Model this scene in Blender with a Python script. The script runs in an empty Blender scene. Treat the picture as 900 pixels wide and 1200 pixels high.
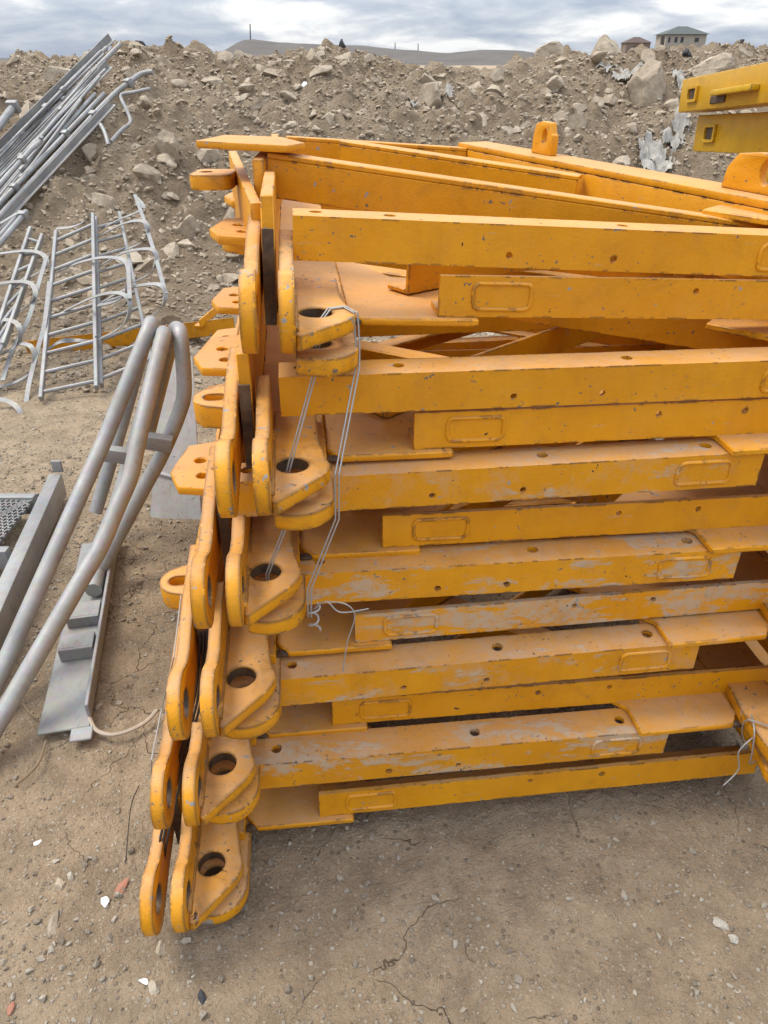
import bpy, bmesh, math, random
import numpy as np
from mathutils import Vector, Matrix, Euler
from mathutils.geometry import tessellate_polygon

R = math.radians
scene = bpy.context.scene
col = scene.collection

# ------------------------------------------------------------------ camera
F, PITCH, CAMH = 860.0, math.atan(525 / 860.0), 1.5
cam_data = bpy.data.cameras.new('camera')
cam = bpy.data.objects.new('camera', cam_data)
col.objects.link(cam)
cam.location = (0, 0, CAMH)
cam.rotation_euler = (math.pi / 2 - PITCH, 0, 0)
cam_data.sensor_fit = 'VERTICAL'
cam_data.angle = 2 * math.atan(600 / F)
cam_data.clip_start = 0.05
cam_data.clip_end = 20000
scene.camera = cam

# ------------------------------------------------------------------ sky, sun, exposure
SUN_EL, SUN_AZ = R(60), R(-72)          # azimuth from +Y (view direction), negative = left
world = bpy.data.worlds.new('World')
scene.world = world
world.use_nodes = True
wn, wl = world.node_tree.nodes, world.node_tree.links
wn.clear()
w_out = wn.new('ShaderNodeOutputWorld')
w_bg = wn.new('ShaderNodeBackground')
w_bg.inputs['Strength'].default_value = 0.1
sky = wn.new('ShaderNodeTexSky')
sky.sky_type = 'NISHITA'
sky.sun_disc = False
sky.sun_elevation = SUN_EL
sky.sun_rotation = SUN_AZ
w_tc = wn.new('ShaderNodeTexCoord')
w_sep = wn.new('ShaderNodeSeparateXYZ')
wl.new(w_tc.outputs['Generated'], w_sep.inputs[0])
# project the direction on a cloud layer: (x, y) / (z + .12)
w_add = wn.new('ShaderNodeMath'); w_add.operation = 'ADD'; w_add.inputs[1].default_value = 0.22
w_abs = wn.new('ShaderNodeMath'); w_abs.operation = 'ABSOLUTE'
wl.new(w_sep.outputs['Z'], w_abs.inputs[0]); wl.new(w_abs.outputs[0], w_add.inputs[0])
w_dx = wn.new('ShaderNodeMath'); w_dx.operation = 'DIVIDE'
w_dy = wn.new('ShaderNodeMath'); w_dy.operation = 'DIVIDE'
wl.new(w_sep.outputs['X'], w_dx.inputs[0]); wl.new(w_add.outputs[0], w_dx.inputs[1])
wl.new(w_sep.outputs['Y'], w_dy.inputs[0]); wl.new(w_add.outputs[0], w_dy.inputs[1])
w_cmb = wn.new('ShaderNodeCombineXYZ')
wl.new(w_dx.outputs[0], w_cmb.inputs[0]); wl.new(w_dy.outputs[0], w_cmb.inputs[1])
w_cmb.inputs[2].default_value = 3.7
w_n1 = wn.new('ShaderNodeTexNoise')
w_n1.inputs['Scale'].default_value = 2.3
w_n1.inputs['Detail'].default_value = 9
w_n1.inputs['Roughness'].default_value = 0.55
w_n1.inputs['Distortion'].default_value = 0.25
wl.new(w_cmb.outputs[0], w_n1.inputs['Vector'])
w_r = wn.new('ShaderNodeValToRGB')
cr = w_r.color_ramp
cr.elements[0].position = 0.36; cr.elements[0].color = (5.2, 6.0, 7.5, 1)
cr.elements[1].position = 0.62; cr.elements[1].color = (11.6, 11.7, 11.8, 1)
e = cr.elements.new(0.50); e.color = (7.4, 8.0, 9.0, 1)
wl.new(w_n1.outputs['Fac'], w_r.inputs[0])
w_mix = wn.new('ShaderNodeMix'); w_mix.data_type = 'RGBA'
w_mix.inputs['Factor'].default_value = 0.88
wl.new(sky.outputs[0], w_mix.inputs['A']); wl.new(w_r.outputs[0], w_mix.inputs['B'])
# an overcast sky is brighter overhead than at the horizon
w_zen = wn.new('ShaderNodeMath'); w_zen.operation = 'MULTIPLY_ADD'
w_zen.inputs[1].default_value = 1.15; w_zen.inputs[2].default_value = 0.56
wl.new(w_abs.outputs[0], w_zen.inputs[0])
w_sc = wn.new('ShaderNodeVectorMath'); w_sc.operation = 'SCALE'
wl.new(w_mix.outputs['Result'], w_sc.inputs[0]); wl.new(w_zen.outputs[0], w_sc.inputs['Scale'])
wl.new(w_sc.outputs[0], w_bg.inputs['Color'])
wl.new(w_bg.outputs[0], w_out.inputs['Surface'])

sun_data = bpy.data.lights.new('sun', 'SUN')
sun_data.energy = 2.0
sun_data.angle = R(25)
sun_data.color = (1.0, 0.92, 0.78)
sun = bpy.data.objects.new('sun', sun_data)
col.objects.link(sun)
sd = Vector((math.sin(SUN_AZ) * math.cos(SUN_EL), math.cos(SUN_AZ) * math.cos(SUN_EL), math.sin(SUN_EL)))
sun.rotation_euler = (-sd).to_track_quat('-Z', 'Y').to_euler()
sun.location = (-4, 2, 9)

vs = scene.view_settings
vs.view_transform = 'Standard'
vs.look = 'None'
vs.gamma = 1
vs.use_curve_mapping = False
vs.exposure = 0.63

# ------------------------------------------------------------------ helpers: placing
def ray(u, v):
    c, s = math.cos(PITCH), math.sin(PITCH)
    X, V = (u - 450) / F, (600 - v) / F
    return Vector((X, c + V * s, -s + V * c))

def at_y(u, v, y):                       # the point of the photo at a known distance y
    d = ray(u, v)
    return Vector((0, 0, CAMH)) + d * (y / d.y)

def at_z(u, v, z):
    d = ray(u, v)
    return Vector((0, 0, CAMH)) + d * ((z - CAMH) / d.z)

# ------------------------------------------------------------------ helpers: noise for terrain
def _hash(ix, iy, seed):
    h = (ix.astype(np.int64) * 374761393 + iy.astype(np.int64) * 668265263 + seed * 974634777) & 0xffffffff
    h = ((h ^ (h >> 13)) * 1274126177) & 0xffffffff
    return ((h ^ (h >> 16)) & 0xffff) / 65535.0

def vnoise(x, y, seed=0):
    x, y = np.asarray(x, float), np.asarray(y, float)
    ix, iy = np.floor(x), np.floor(y)
    fx, fy = x - ix, y - iy
    fx = fx * fx * (3 - 2 * fx); fy = fy * fy * (3 - 2 * fy)
    a, b = _hash(ix, iy, seed), _hash(ix + 1, iy, seed)
    c, d = _hash(ix, iy + 1, seed), _hash(ix + 1, iy + 1, seed)
    return (a * (1 - fx) + b * fx) * (1 - fy) + (c * (1 - fx) + d * fx) * fy - 0.5

def fbm(x, y, seed=0, octv=5, gain=0.5):
    t, a = 0, 1.0
    for k in range(octv):
        t = t + a * vnoise(x * 2 ** k + 17.3 * k, y * 2 ** k - 9.1 * k, seed + k)
        a *= gain
    return t

def sstep(a, b, t):
    t = np.clip((t - a) / (b - a), 0, 1)
    return t * t * (3 - 2 * t)

CREST_X = [-14, -6, -4.2, -3.3, -2.6, -2.0, -1.3, -0.9, -0.5, 0.3, 0.7, 1.2, 1.7, 2.2, 2.8, 3.4, 4.2, 6, 14]
CREST_Z = [1.5, 1.62, 1.62, 1.66, 1.74, 1.72, 1.66, 1.74, 1.70, 1.56, 1.53, 1.54, 1.64, 1.68, 1.66, 1.72, 1.70, 1.74, 1.5]
def mound_z(x, y):
    x, y = np.asarray(x, float), np.asarray(y, float)
    crest = np.interp(x, CREST_X, CREST_Z) - 0.10
    base = 4.7 + 0.5 * np.sin(x * 0.6 + 0.6) + 0.8 * vnoise(x * 0.5, y * 0.1, 7) - 0.25 * np.clip(x - 0.5, 0, 3)
    t = np.clip((y - base) / (9.2 - base), -1, 1)
    prof = np.where(t > 0, 0.35 * t ** 1.0 + 0.65 * sstep(0, 1, t), t * 1.2)
    z = crest * prof - 0.02
    amp = np.clip(z / 0.5, 0.12, 1)
    z = z + amp * (0.20 * fbm(x * 0.9, y * 0.9, 3, 3) + 0.13 * fbm(x * 3.1, y * 3.1, 11, 4, 0.6) + 0.17 * np.abs(fbm(x * 4.7, y * 4.7, 23, 4, 0.55)) + 0.10 * np.abs(fbm(x * 2.1 + 3, y * 2.1, 29, 2)) - 0.06)
    z = z - 1.6 * sstep(11.5, 16, y)
    z = z - 2.5 * sstep(9, 14, np.abs(x))
    return z

def ground_z(x, y):
    x, y = np.asarray(x, float), np.asarray(y, float)
    near = 1 - sstep(20, 60, np.hypot(x, y))
    return near * (0.018 * fbm(x * 1.3, y * 1.3, 41, 4) + 0.009 * fbm(x * 9, y * 9, 51, 3, 0.6)) - 0.005

def at_surface(u, v):                    # where the view through a point of the photo meets the mound or the ground
    d = ray(u, v)
    for k in range(1, 2600):
        p = Vector((0, 0, CAMH)) + d * (k * 0.006 / d.y * 1.0)
        if p.z < max(float(mound_z(p.x, p.y)), float(ground_z(p.x, p.y))):
            return p
    return p

# ------------------------------------------------------------------ helpers: objects
def tag(o, label=None, cat=None, group=None, kind=None):
    if label: o['label'] = label
    if cat: o['category'] = cat
    if group: o['group'] = group
    if kind: o['kind'] = kind
    return o

def thing(name, loc, label, cat, group=None, rot=(0, 0, 0)):
    o = bpy.data.objects.new(name, None)
    o.empty_display_size = 0.1
    col.objects.link(o)
    o.location = loc
    o.rotation_euler = rot
    return tag(o, label, cat, group)

def link(name, me, mat, parent=None):
    if mat is not None:
        me.materials.append(mat)
    o = bpy.data.objects.new(name, me)
    col.objects.link(o)
    if parent: o.parent = parent
    return o

def obj(name, bm, mat, parent=None, bevel=0.0, seg=2, smooth=True, angle=35):
    bmesh.ops.recalc_face_normals(bm, faces=bm.faces)
    if bevel > 0:
        ed = [e for e in bm.edges if len(e.link_faces) == 2 and e.calc_face_angle(0) > R(40)]
        bmesh.ops.bevel(bm, geom=ed, offset=bevel, segments=seg, affect='EDGES', profile=0.5, clamp_overlap=True)
    for f in bm.faces: f.smooth = smooth
    if smooth:
        for e in bm.edges:
            if len(e.link_faces) == 2 and e.calc_face_angle(0) > R(angle): e.smooth = False
    me = bpy.data.meshes.new(name)
    bm.to_mesh(me); bm.free()
    return link(name, me, mat, parent)

def copy_tree(o, parent=None):
    c = o.copy()
    col.objects.link(c)
    c.parent = parent
    for ch in list(o.children): copy_tree(ch, c)
    return c

def circle(cx, cy, r, n=20, a0=0.0, a1=2 * math.pi, close=False):
    m = n if not close else n + 1
    return [(cx + r * math.cos(a0 + (a1 - a0) * k / n), cy + r * math.sin(a0 + (a1 - a0) * k / n)) for k in range(m)]

def plate(bm, outline, holes, o, u, v, n):
    """flat plate: 2-D outline with holes, in the frame (o, u, v), thickness vector n"""
    o, u, v, n = Vector(o), Vector(u), Vector(v), Vector(n)
    loops = [list(outline)] + [list(h) for h in holes]
    flat = [p for l in loops for p in l]
    tris = tessellate_polygon([[Vector((p[0], p[1], 0)) for p in l] for l in loops])
    a = [bm.verts.new(o + u * p[0] + v * p[1]) for p in flat]
    b = [bm.verts.new(o + u * p[0] + v * p[1] + n) for p in flat]
    for t in tris:
        try:
            bm.faces.new([a[i] for i in t]); bm.faces.new([b[i] for i in reversed(t)])
        except ValueError: pass
    s = 0
    for l in loops:
        m = len(l)
        for k in range(m):
            i, j = s + k, s + (k + 1) % m
            try: bm.faces.new((a[i], a[j], b[j], b[i]))
            except ValueError: pass
        s += m
    bmesh.ops.dissolve_limit(bm, angle_limit=R(0.5), verts=list(bm.verts), edges=list(bm.edges)) if False else None

def box(bm, lo, hi, M=None):
    vs_ = []
    for x in (lo[0], hi[0]):
        for y in (lo[1], hi[1]):
            for z in (lo[2], hi[2]):
                p = Vector((x, y, z))
                vs_.append(bm.verts.new(M @ p if M else p))
    for q in ((0, 1, 3, 2), (4, 6, 7, 5), (0, 4, 5, 1), (2, 3, 7, 6), (0, 2, 6, 4), (1, 5, 7, 3)):
        bm.faces.new([vs_[i] for i in q])

def frame(a, b, up=(0, 0, 1)):
    a, b = Vector(a), Vector(b)
    x = (b - a).normalized()
    z = Vector(up)
    z = (z - x * z.dot(x)).normalized()
    y = z.cross(x)
    M = Matrix((x, y, z)).transposed().to_4x4()
    M.translation = a
    return M, (b - a).length

def tube(bm, pts, r, n=12, cap=True):
    pts = [Vector(p) for p in pts]
    rings = []
    up = None
    for i, p in enumerate(pts):
        if i == 0: t = pts[1] - p
        elif i == len(pts) - 1: t = p - pts[i - 1]
        else: t = (pts[i + 1] - p).normalized() + (p - pts[i - 1]).normalized()
        t.normalize()
        if up is None:
            up = Vector((0, 0, 1)) if abs(t.z) < 0.9 else Vector((1, 0, 0))
        up = (up - t * up.dot(t)).normalized()
        side = t.cross(up)
        rr = r[i] if isinstance(r, (list, tuple)) else r
        rings.append([bm.verts.new(p + (up * math.cos(2 * math.pi * k / n) + side * math.sin(2 * math.pi * k / n)) * rr) for k in range(n)])
    for i in range(len(rings) - 1):
        for k in range(n):
            bm.faces.new((rings[i][k], rings[i][(k + 1) % n], rings[i + 1][(k + 1) % n], rings[i + 1][k]))
    if cap:
        bm.faces.new(list(reversed(rings[0]))); bm.faces.new(rings[-1])

def ribbon(bm, pts, w, t):
    """flat bar swept along pts: w vectors give the wide direction"""
    pts = [Vector(p) for p in pts]
    rings = []
    for i, p in enumerate(pts):
        d = (pts[min(i + 1, len(pts) - 1)] - pts[max(i - 1, 0)]).normalized()
        ww = Vector(w); ww = (ww - d * ww.dot(d)).normalized() if (ww - d * ww.dot(d)).length > 1e-4 else ww
        nn = d.cross(ww).normalized()
        h = Vector(w).length / 2
        rings.append([bm.verts.new(p + ww * h * a + nn * t / 2 * b) for a, b in ((-1, -1), (1, -1), (1, 1), (-1, 1))])
    for i in range(len(rings) - 1):
        for k in range(4):
            bm.faces.new((rings[i][k], rings[i][(k + 1) % 4], rings[i + 1][(k + 1) % 4], rings[i + 1][k]))
    bm.faces.new(list(reversed(rings[0]))); bm.faces.new(rings[-1])

def smooth_path(pts, n=6):
    P = [Vector(p) for p in pts]
    out = []
    for i in range(len(P) - 1):
        p0, p1, p2, p3 = P[max(i - 1, 0)], P[i], P[i + 1], P[min(i + 2, len(P) - 1)]
        for k in range(n):
            t = k / n
            out.append(0.5 * ((2 * p1) + (p2 - p0) * t + (2 * p0 - 5 * p1 + 4 * p2 - p3) * t * t + (3 * p1 - p0 - 3 * p2 + p3) * t ** 3))
    out.append(P[-1])
    return out

# ------------------------------------------------------------------ materials
class NT:
    def __init__(self, name):
        self.m = bpy.data.materials.new(name)
        self.m.use_nodes = True
        self.n, self.l = self.m.node_tree.nodes, self.m.node_tree.links
        self.b = self.n['Principled BSDF']
        self.geo = self.n.new('ShaderNodeNewGeometry')
        self.pos = self.geo.outputs['Position']
    def put(self, sock, val):
        if hasattr(val, 'is_output'): self.l.new(val, sock)
        else: sock.default_value = val
    def noise(self, scale, detail=4, rough=0.55, vec=None, dist=0.0, out='Fac'):
        t = self.n.new('ShaderNodeTexNoise')
        t.inputs['Scale'].default_value = scale; t.inputs['Detail'].default_value = detail
        t.inputs['Roughness'].default_value = rough; t.inputs['Distortion'].default_value = dist
        self.l.new(vec or self.pos, t.inputs['Vector'])
        return t.outputs[out]
    def mapping(self, scale, vec=None, rot=(0, 0, 0)):
        t = self.n.new('ShaderNodeMapping')
        t.inputs['Scale'].default_value = scale; t.inputs['Rotation'].default_value = rot
        self.l.new(vec or self.pos, t.inputs['Vector'])
        return t.outputs[0]
    def voro(self, scale, feature='DISTANCE_TO_EDGE', vec=None, out='Distance'):
        t = self.n.new('ShaderNodeTexVoronoi'); t.feature = feature
        t.inputs['Scale'].default_value = scale
        self.l.new(vec or self.pos, t.inputs['Vector'])
        return t.outputs[out]
    def ramp(self, fac, *stops):
        t = self.n.new('ShaderNodeValToRGB')
        els = t.color_ramp.elements
        while len(els) < len(stops): els.new(0.5)
        for e_, (p, c) in zip(els, stops):
            e_.position = p
            e_.color = (c, c, c, 1) if isinstance(c, (int, float)) else (*c, 1)
        self.l.new(fac, t.inputs[0])
        return t.outputs[0]
    def mix(self, fac, a, b, mode='MIX'):
        t = self.n.new('ShaderNodeMix'); t.data_type = 'RGBA'; t.blend_type = mode
        self.put(t.inputs['Factor'], fac)
        self.put(t.inputs['A'], (*a, 1) if isinstance(a, tuple) and len(a) == 3 else a)
        self.put(t.inputs['B'], (*b, 1) if isinstance(b, tuple) and len(b) == 3 else b)
        return t.outputs['Result']
    def math(self, op, a, b=0.0, c=None, clamp=False):
        t = self.n.new('ShaderNodeMath'); t.operation = op; t.use_clamp = clamp
        self.put(t.inputs[0], a); self.put(t.inputs[1], b)
        if c is not None: self.put(t.inputs[2], c)
        return t.outputs[0]
    def nz(self):
        t = self.n.new('ShaderNodeSeparateXYZ')
        self.l.new(self.geo.outputs['Normal'], t.inputs[0])
        return t.outputs['Z']
    def attr(self, name, kind='GEOMETRY', out='Fac'):
        t = self.n.new('ShaderNodeAttribute'); t.attribute_name = name; t.attribute_type = kind
        return t.outputs[out]
    def rnd(self):
        return self.n.new('ShaderNodeObjectInfo').outputs['Random']
    def edge(self, radius):
        t = self.n.new('ShaderNodeBevel'); t.samples = 4; t.inputs['Radius'].default_value = radius
        d = self.n.new('ShaderNodeVectorMath'); d.operation = 'DOT_PRODUCT'
        self.l.new(t.outputs[0], d.inputs[0]); self.l.new(self.geo.outputs['Normal'], d.inputs[1])
        return self.math('SUBTRACT', 1.0, d.outputs['Value'])
    def bump(self, h, strength, dist=0.01, normal=None):
        t = self.n.new('ShaderNodeBump')
        t.inputs['Strength'].default_value = strength; t.inputs['Distance'].default_value = dist
        self.l.new(h, t.inputs['Height'])
        if normal: self.l.new(normal, t.inputs['Normal'])
        return t.outputs[0]
    def done(self, color, rough=0.5, metal=0.0, normal=None, spec=None):
        self.put(self.b.inputs['Base Color'], (*color, 1) if isinstance(color, tuple) and len(color) == 3 else color)
        self.put(self.b.inputs['Roughness'], rough)
        self.put(self.b.inputs['Metallic'], metal)
        if spec is not None: self.put(self.b.inputs['Specular IOR Level'], spec)
        if normal: self.l.new(normal, self.b.inputs['Normal'])
        return self.m

def paint(name, c1, c2, chips=0.018, dust=0.75, splat=0.0, edge=1.0, film_=0.09):
    t = NT(name)
    base = t.mix(t.ramp(t.noise(5, 5, 0.6), (0.35, 0.0), (0.7, 1.0)), c1, c2)
    base = t.mix(t.math('MULTIPLY', t.rnd(), 0.30), base, (0.50, 0.205, 0.006))
    # rain streaks and grime on the paint
    st = t.noise(1, 4, 0.6, t.mapping((26, 26, 3.0)))
    base = t.mix(t.math('MULTIPLY', t.ramp(st, (0.50, 0.0), (0.78, 1.0)), 0.24), base, (0.36, 0.15, 0.015))
    # pale dust that settled on what faces up, thin film elsewhere
    d = t.math('MULTIPLY', t.ramp(t.nz(), (0.72, 0.0), (0.985, 1.0)), t.ramp(t.noise(7, 6, 0.65), (0.30, 0.30), (0.62, 1.0)))
    d = t.math('MULTIPLY', d, t.ramp(t.noise(60, 6, 0.75), (0.36, 0.55), (0.58, 1.0)))
    film = t.math('MULTIPLY', t.ramp(t.noise(11, 6, 0.7), (0.50, 0.0), (0.75, 1.0)), film_)
    d = t.math('MAXIMUM', t.math('MULTIPLY', d, dust), film)
    colr = t.mix(d, base, (0.47, 0.30, 0.175))
    # cement splashes
    rough = 0.42
    if splat > 0:
        sp = t.ramp(t.noise(1, 9, 0.75, t.mapping((4.5, 12, 15)), 0.4), (0.64 - 0.13 * splat, 0.0), (0.67 - 0.13 * splat, 1.0))
        sp = t.math('MULTIPLY', sp, t.ramp(t.noise(55, 3), (0.34, 0.35), (0.55, 1.0)))
        colr = t.mix(t.math('MULTIPLY', sp, 0.85), colr, (0.44, 0.35, 0.255))
    # chipped spots: primer grey, then dark steel
    ch1 = t.ramp(t.noise(38, 3, 0.5, dist=0.3), (0.735 - chips, 0.0), (0.75 - chips, 1.0))
    colr = t.mix(ch1, colr, (0.30, 0.27, 0.24))
    ch2 = t.ramp(t.noise(27, 4, 0.6, dist=0.6), (0.74 - chips, 0.0), (0.755 - chips, 1.0))
    colr = t.mix(ch2, colr, (0.045, 0.032, 0.026))
    # worn edges
    ew = t.math('MULTIPLY', t.ramp(t.edge(0.007 + 0.004 * (edge > 1.5)), (0.02, 0.0), (0.10, 1.0)), t.ramp(t.noise(21, 5, 0.7), (0.565 - 0.045 * edge, 0.0), (0.60 - 0.045 * edge, 1.0)))
    colr = t.mix(ew, colr, (0.055, 0.035, 0.025))
    kn = t.ramp(t.noise(17, 6, 0.7, dist=1.2), (0.715 - chips, 0.0), (0.725 - chips, 1.0))
    colr = t.mix(kn, colr, t.mix(t.ramp(t.noise(60, 3), (0.45, 0.0), (0.55, 1.0)), (0.05, 0.035, 0.028), (0.33, 0.30, 0.26)))
    scr = t.math('MULTIPLY', t.ramp(t.noise(1, 5, 0.7, t.mapping((7, 60, 110), rot=(0.3, 0.2, 0.4))), (0.66, 0.0), (0.70, 1.0)), 0.6)
    colr = t.mix(scr, colr, (0.48, 0.34, 0.20))
    # small knocks all over, greasy grime where hands and slings have rubbed
    ch3 = t.ramp(t.noise(95, 2, 0.5), (0.70 - chips, 0.0), (0.72 - chips, 1.0))
    colr = t.mix(t.math('MULTIPLY', ch3, t.ramp(t.noise(8, 3), (0.45, 0.0), (0.6, 1.0))), colr, (0.16, 0.125, 0.09))
    gr = t.math('MULTIPLY', t.ramp(t.noise(12, 7, 0.7, dist=0.5), (0.52, 0.0), (0.72, 1.0)), 0.06 + 0.13 * edge)
    colr = t.mix(gr, colr, (0.13, 0.062, 0.014))
    h = t.math('ADD', t.noise(180, 3), t.math('MULTIPLY', t.noise(30, 4), 1.4))
    h = t.math('SUBTRACT', h, t.math('MULTIPLY', ch2, 1.0))
    if splat > 0: h = t.math('ADD', h, t.math('MULTIPLY', sp, 1.6))
    return t.done(colr, t.math('ADD', t.math('MULTIPLY', d, 0.4), t.math('ADD', t.math('MULTIPLY', t.noise(14, 4), 0.25), 0.28)), 0.0, t.bump(h, 0.25, 0.003), 0.35)

OR1, OR2 = (0.60, 0.245, 0.004), (0.71, 0.315, 0.007)
M_PAINT = paint('orange_paint', OR1, OR2)
M_PAINT_WORN = paint('orange_paint_worn', OR1, OR2, chips=0.05, dust=0.8, edge=3.6)
M_PAINT_DUSTY = paint('orange_paint_dusty', OR1, OR2, chips=0.025, dust=0.95, splat=0.45, film_=0.75)
M_PAINT_SPLAT = paint('orange_paint_cement', OR1, OR2, chips=0.025, splat=1.25, film_=0.3)
M_PAINT_SPLAT2 = paint('orange_paint_some_cement', OR1, OR2, chips=0.03, splat=0.85)
M_OLIVE = paint('olive_yellow_paint', (0.50, 0.30, 0.006), (0.58, 0.355, 0.010), dust=0.3)

def bare_steel():
    t = NT('dark_steel')
    c = t.mix(t.ramp(t.noise(30, 6, 0.7), (0.35, 0), (0.65, 1)), (0.035, 0.025, 0.02), (0.12, 0.07, 0.035))
    return t.done(c, 0.6, 0.2, t.bump(t.noise(80, 4), 0.4, 0.004))
M_DARK = bare_steel()

def galv(name, a, b, rough=0.42, metal=0.75, dusty=0.25):
    t = NT(name)
    sp = t.voro(60, 'F1', out='Color')
    c = t.mix(t.ramp(t.noise(6, 5, 0.65), (0.3, 0), (0.7, 1)), a, b)
    c = t.mix(0.10, c, sp, 'SOFT_LIGHT')
    d = t.math('MULTIPLY', t.ramp(t.noise(9, 6, 0.7), (0.42, 0), (0.72, 1)), dusty)
    c = t.mix(d, c, (0.27, 0.24, 0.20))
    scr = t.ramp(t.noise(42, 4, 0.6, dist=0.5), (0.70, 0), (0.72, 1))
    c = t.mix(t.math('MULTIPLY', scr, 0.75), c, (0.10, 0.095, 0.09))
    lon = t.ramp(t.noise(1, 6, 0.7, t.mapping((60, 14, 20), rot=(0.4, 0, 0.2)), 0.5), (0.56, 0), (0.66, 1))
    c = t.mix(t.math('MULTIPLY', lon, 0.55 * dusty), c, (0.11, 0.095, 0.08))
    ru = t.math('MULTIPLY', t.ramp(t.noise(5, 6, 0.7), (0.60, 0), (0.70, 1)), t.ramp(t.noise(50, 4, 0.7), (0.42, 0), (0.6, 1)))
    c = t.mix(t.math('MULTIPLY', ru, 0.9 * dusty), c, (0.24, 0.125, 0.05))
    return t.done(c, t.math('ADD', t.math('MULTIPLY', t.noise(20, 4), 0.3), rough - 0.1), t.math('SUBTRACT', metal, t.math('MULTIPLY', d, metal)), t.bump(t.noise(70, 4), 0.12, 0.003))
M_GALV = galv('galvanised_steel', (0.20, 0.202, 0.205), (0.33, 0.333, 0.335), 0.52, 0.4, 0.45)
M_GALV_DARK = galv('dull_galvanised_steel', (0.20, 0.20, 0.20), (0.31, 0.31, 0.305), 0.55, 0.45, 0.6)
M_TUBE = galv('worn_galvanised_tube', (0.24, 0.242, 0.24), (0.36, 0.362, 0.358), 0.5, 0.35, 0.5)
M_SHEET = galv('grey_sheet_metal', (0.36, 0.35, 0.34), (0.44, 0.43, 0.415), 0.6, 0.3, 0.5)
def wire_mat():
    t = NT('wire'); return t.done((0.36, 0.35, 0.335), 0.55, 0.5)
M_WIRE = wire_mat()
def dwire_mat():
    t = NT('dark_wire'); return t.done((0.035, 0.03, 0.028), 0.5, 0.5)
M_DWIRE = dwire_mat()

def ground_mat():
    t = NT('dry_earth')
    big = t.noise(0.9, 5, 0.6)
    c = t.mix(t.ramp(big, (0.35, 0), (0.68, 1)), (0.325, 0.240, 0.156), (0.465, 0.360, 0.246))
    med = t.noise(9, 7, 0.68)
    c = t.mix(t.math('MULTIPLY', t.ramp(med, (0.38, 1), (0.58, 0)), 0.55), c, (0.19, 0.14, 0.094))
    fine = t.noise(70, 6, 0.75)
    c = t.mix(t.math('MULTIPLY', t.ramp(fine, (0.55, 0), (0.75, 1)), 0.55), c, (0.44, 0.375, 0.29))
    c = t.mix(t.math('MULTIPLY', t.ramp(t.noise(150, 3, 0.7), (0.58, 0), (0.70, 1)), 0.5), c, (0.10, 0.08, 0.06))
    # grit: pale and dark grains pressed into the soil
    for sc, th, k in ((70, 0.30, 0.75), (150, 0.34, 0.7), (300, 0.36, 0.6)):
        v = t.n.new('ShaderNodeTexVoronoi'); v.inputs['Scale'].default_value = sc
        t.l.new(t.pos, v.inputs['Vector'])
        on = t.ramp(v.outputs['Distance'], (th, 1.0), (th + 0.06, 0.0))
        sp_ = t.n.new('ShaderNodeSeparateColor'); t.l.new(v.outputs['Color'], sp_.inputs[0])
        pick = t.ramp(sp_.outputs[0], (0.74, 0.0), (0.76, 1.0))
        tone = t.ramp(sp_.outputs[1], (0.0, (0.17, 0.13, 0.095)), (0.5, (0.34, 0.285, 0.215)), (1.0, (0.56, 0.50, 0.41)))
        c = t.mix(t.math('MULTIPLY', t.math('MULTIPLY', on, pick), k), c, tone)
        if sc == 70: grit = t.math('MULTIPLY', on, pick)
    # drying cracks, only in patches
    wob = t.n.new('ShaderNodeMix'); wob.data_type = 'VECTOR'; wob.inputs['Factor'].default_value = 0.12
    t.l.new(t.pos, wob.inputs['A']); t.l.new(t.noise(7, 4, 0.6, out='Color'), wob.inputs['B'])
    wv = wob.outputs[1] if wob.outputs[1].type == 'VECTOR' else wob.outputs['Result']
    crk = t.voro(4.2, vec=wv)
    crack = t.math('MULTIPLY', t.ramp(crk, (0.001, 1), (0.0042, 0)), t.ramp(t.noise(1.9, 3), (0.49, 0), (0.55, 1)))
    c = t.mix(t.math('MULTIPLY', crack, 0.4), c, (0.12, 0.075, 0.05))  # crevice shade painted into the cracks as a darker tone
    h = t.math('ADD', t.math('MULTIPLY', med, 1.0), t.math('MULTIPLY', fine, 0.55))
    h = t.math('ADD', h, t.math('MULTIPLY', t.noise(220, 3, 0.6), 0.25))
    h = t.math('SUBTRACT', h, t.math('MULTIPLY', crack, 1.2))
    h = t.math('ADD', h, t.math('MULTIPLY', grit, 0.5))
    h = t.math('ADD', h, t.math('MULTIPLY', t.noise(26, 5, 0.7, dist=0.6), 1.1))
    return t.done(c, 0.95, 0, t.bump(h, 1.0, 0.022), 0.15)
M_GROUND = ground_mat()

def mound_mat():
    t = NT('rubble_earth')
    c = t.mix(t.ramp(t.noise(0.8, 6, 0.65), (0.36, 0), (0.66, 1)), (0.36, 0.272, 0.184), (0.50, 0.395, 0.280))
    c = t.mix(t.math('MULTIPLY', t.ramp(t.noise(7, 7, 0.7), (0.36, 1), (0.6, 0)), 0.55), c, (0.21, 0.152, 0.10))
    c = t.mix(t.math('MULTIPLY', t.ramp(t.noise(30, 5, 0.75), (0.55, 0), (0.72, 1)), 0.5), c, (0.47, 0.41, 0.33))
    h = t.math('ADD', t.noise(9, 8, 0.75), t.math('MULTIPLY', t.noise(45, 5, 0.7), 0.5))
    return t.done(c, 0.97, 0, t.bump(h, 1.0, 0.10), 0.1)
M_MOUND = mound_mat()

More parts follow.
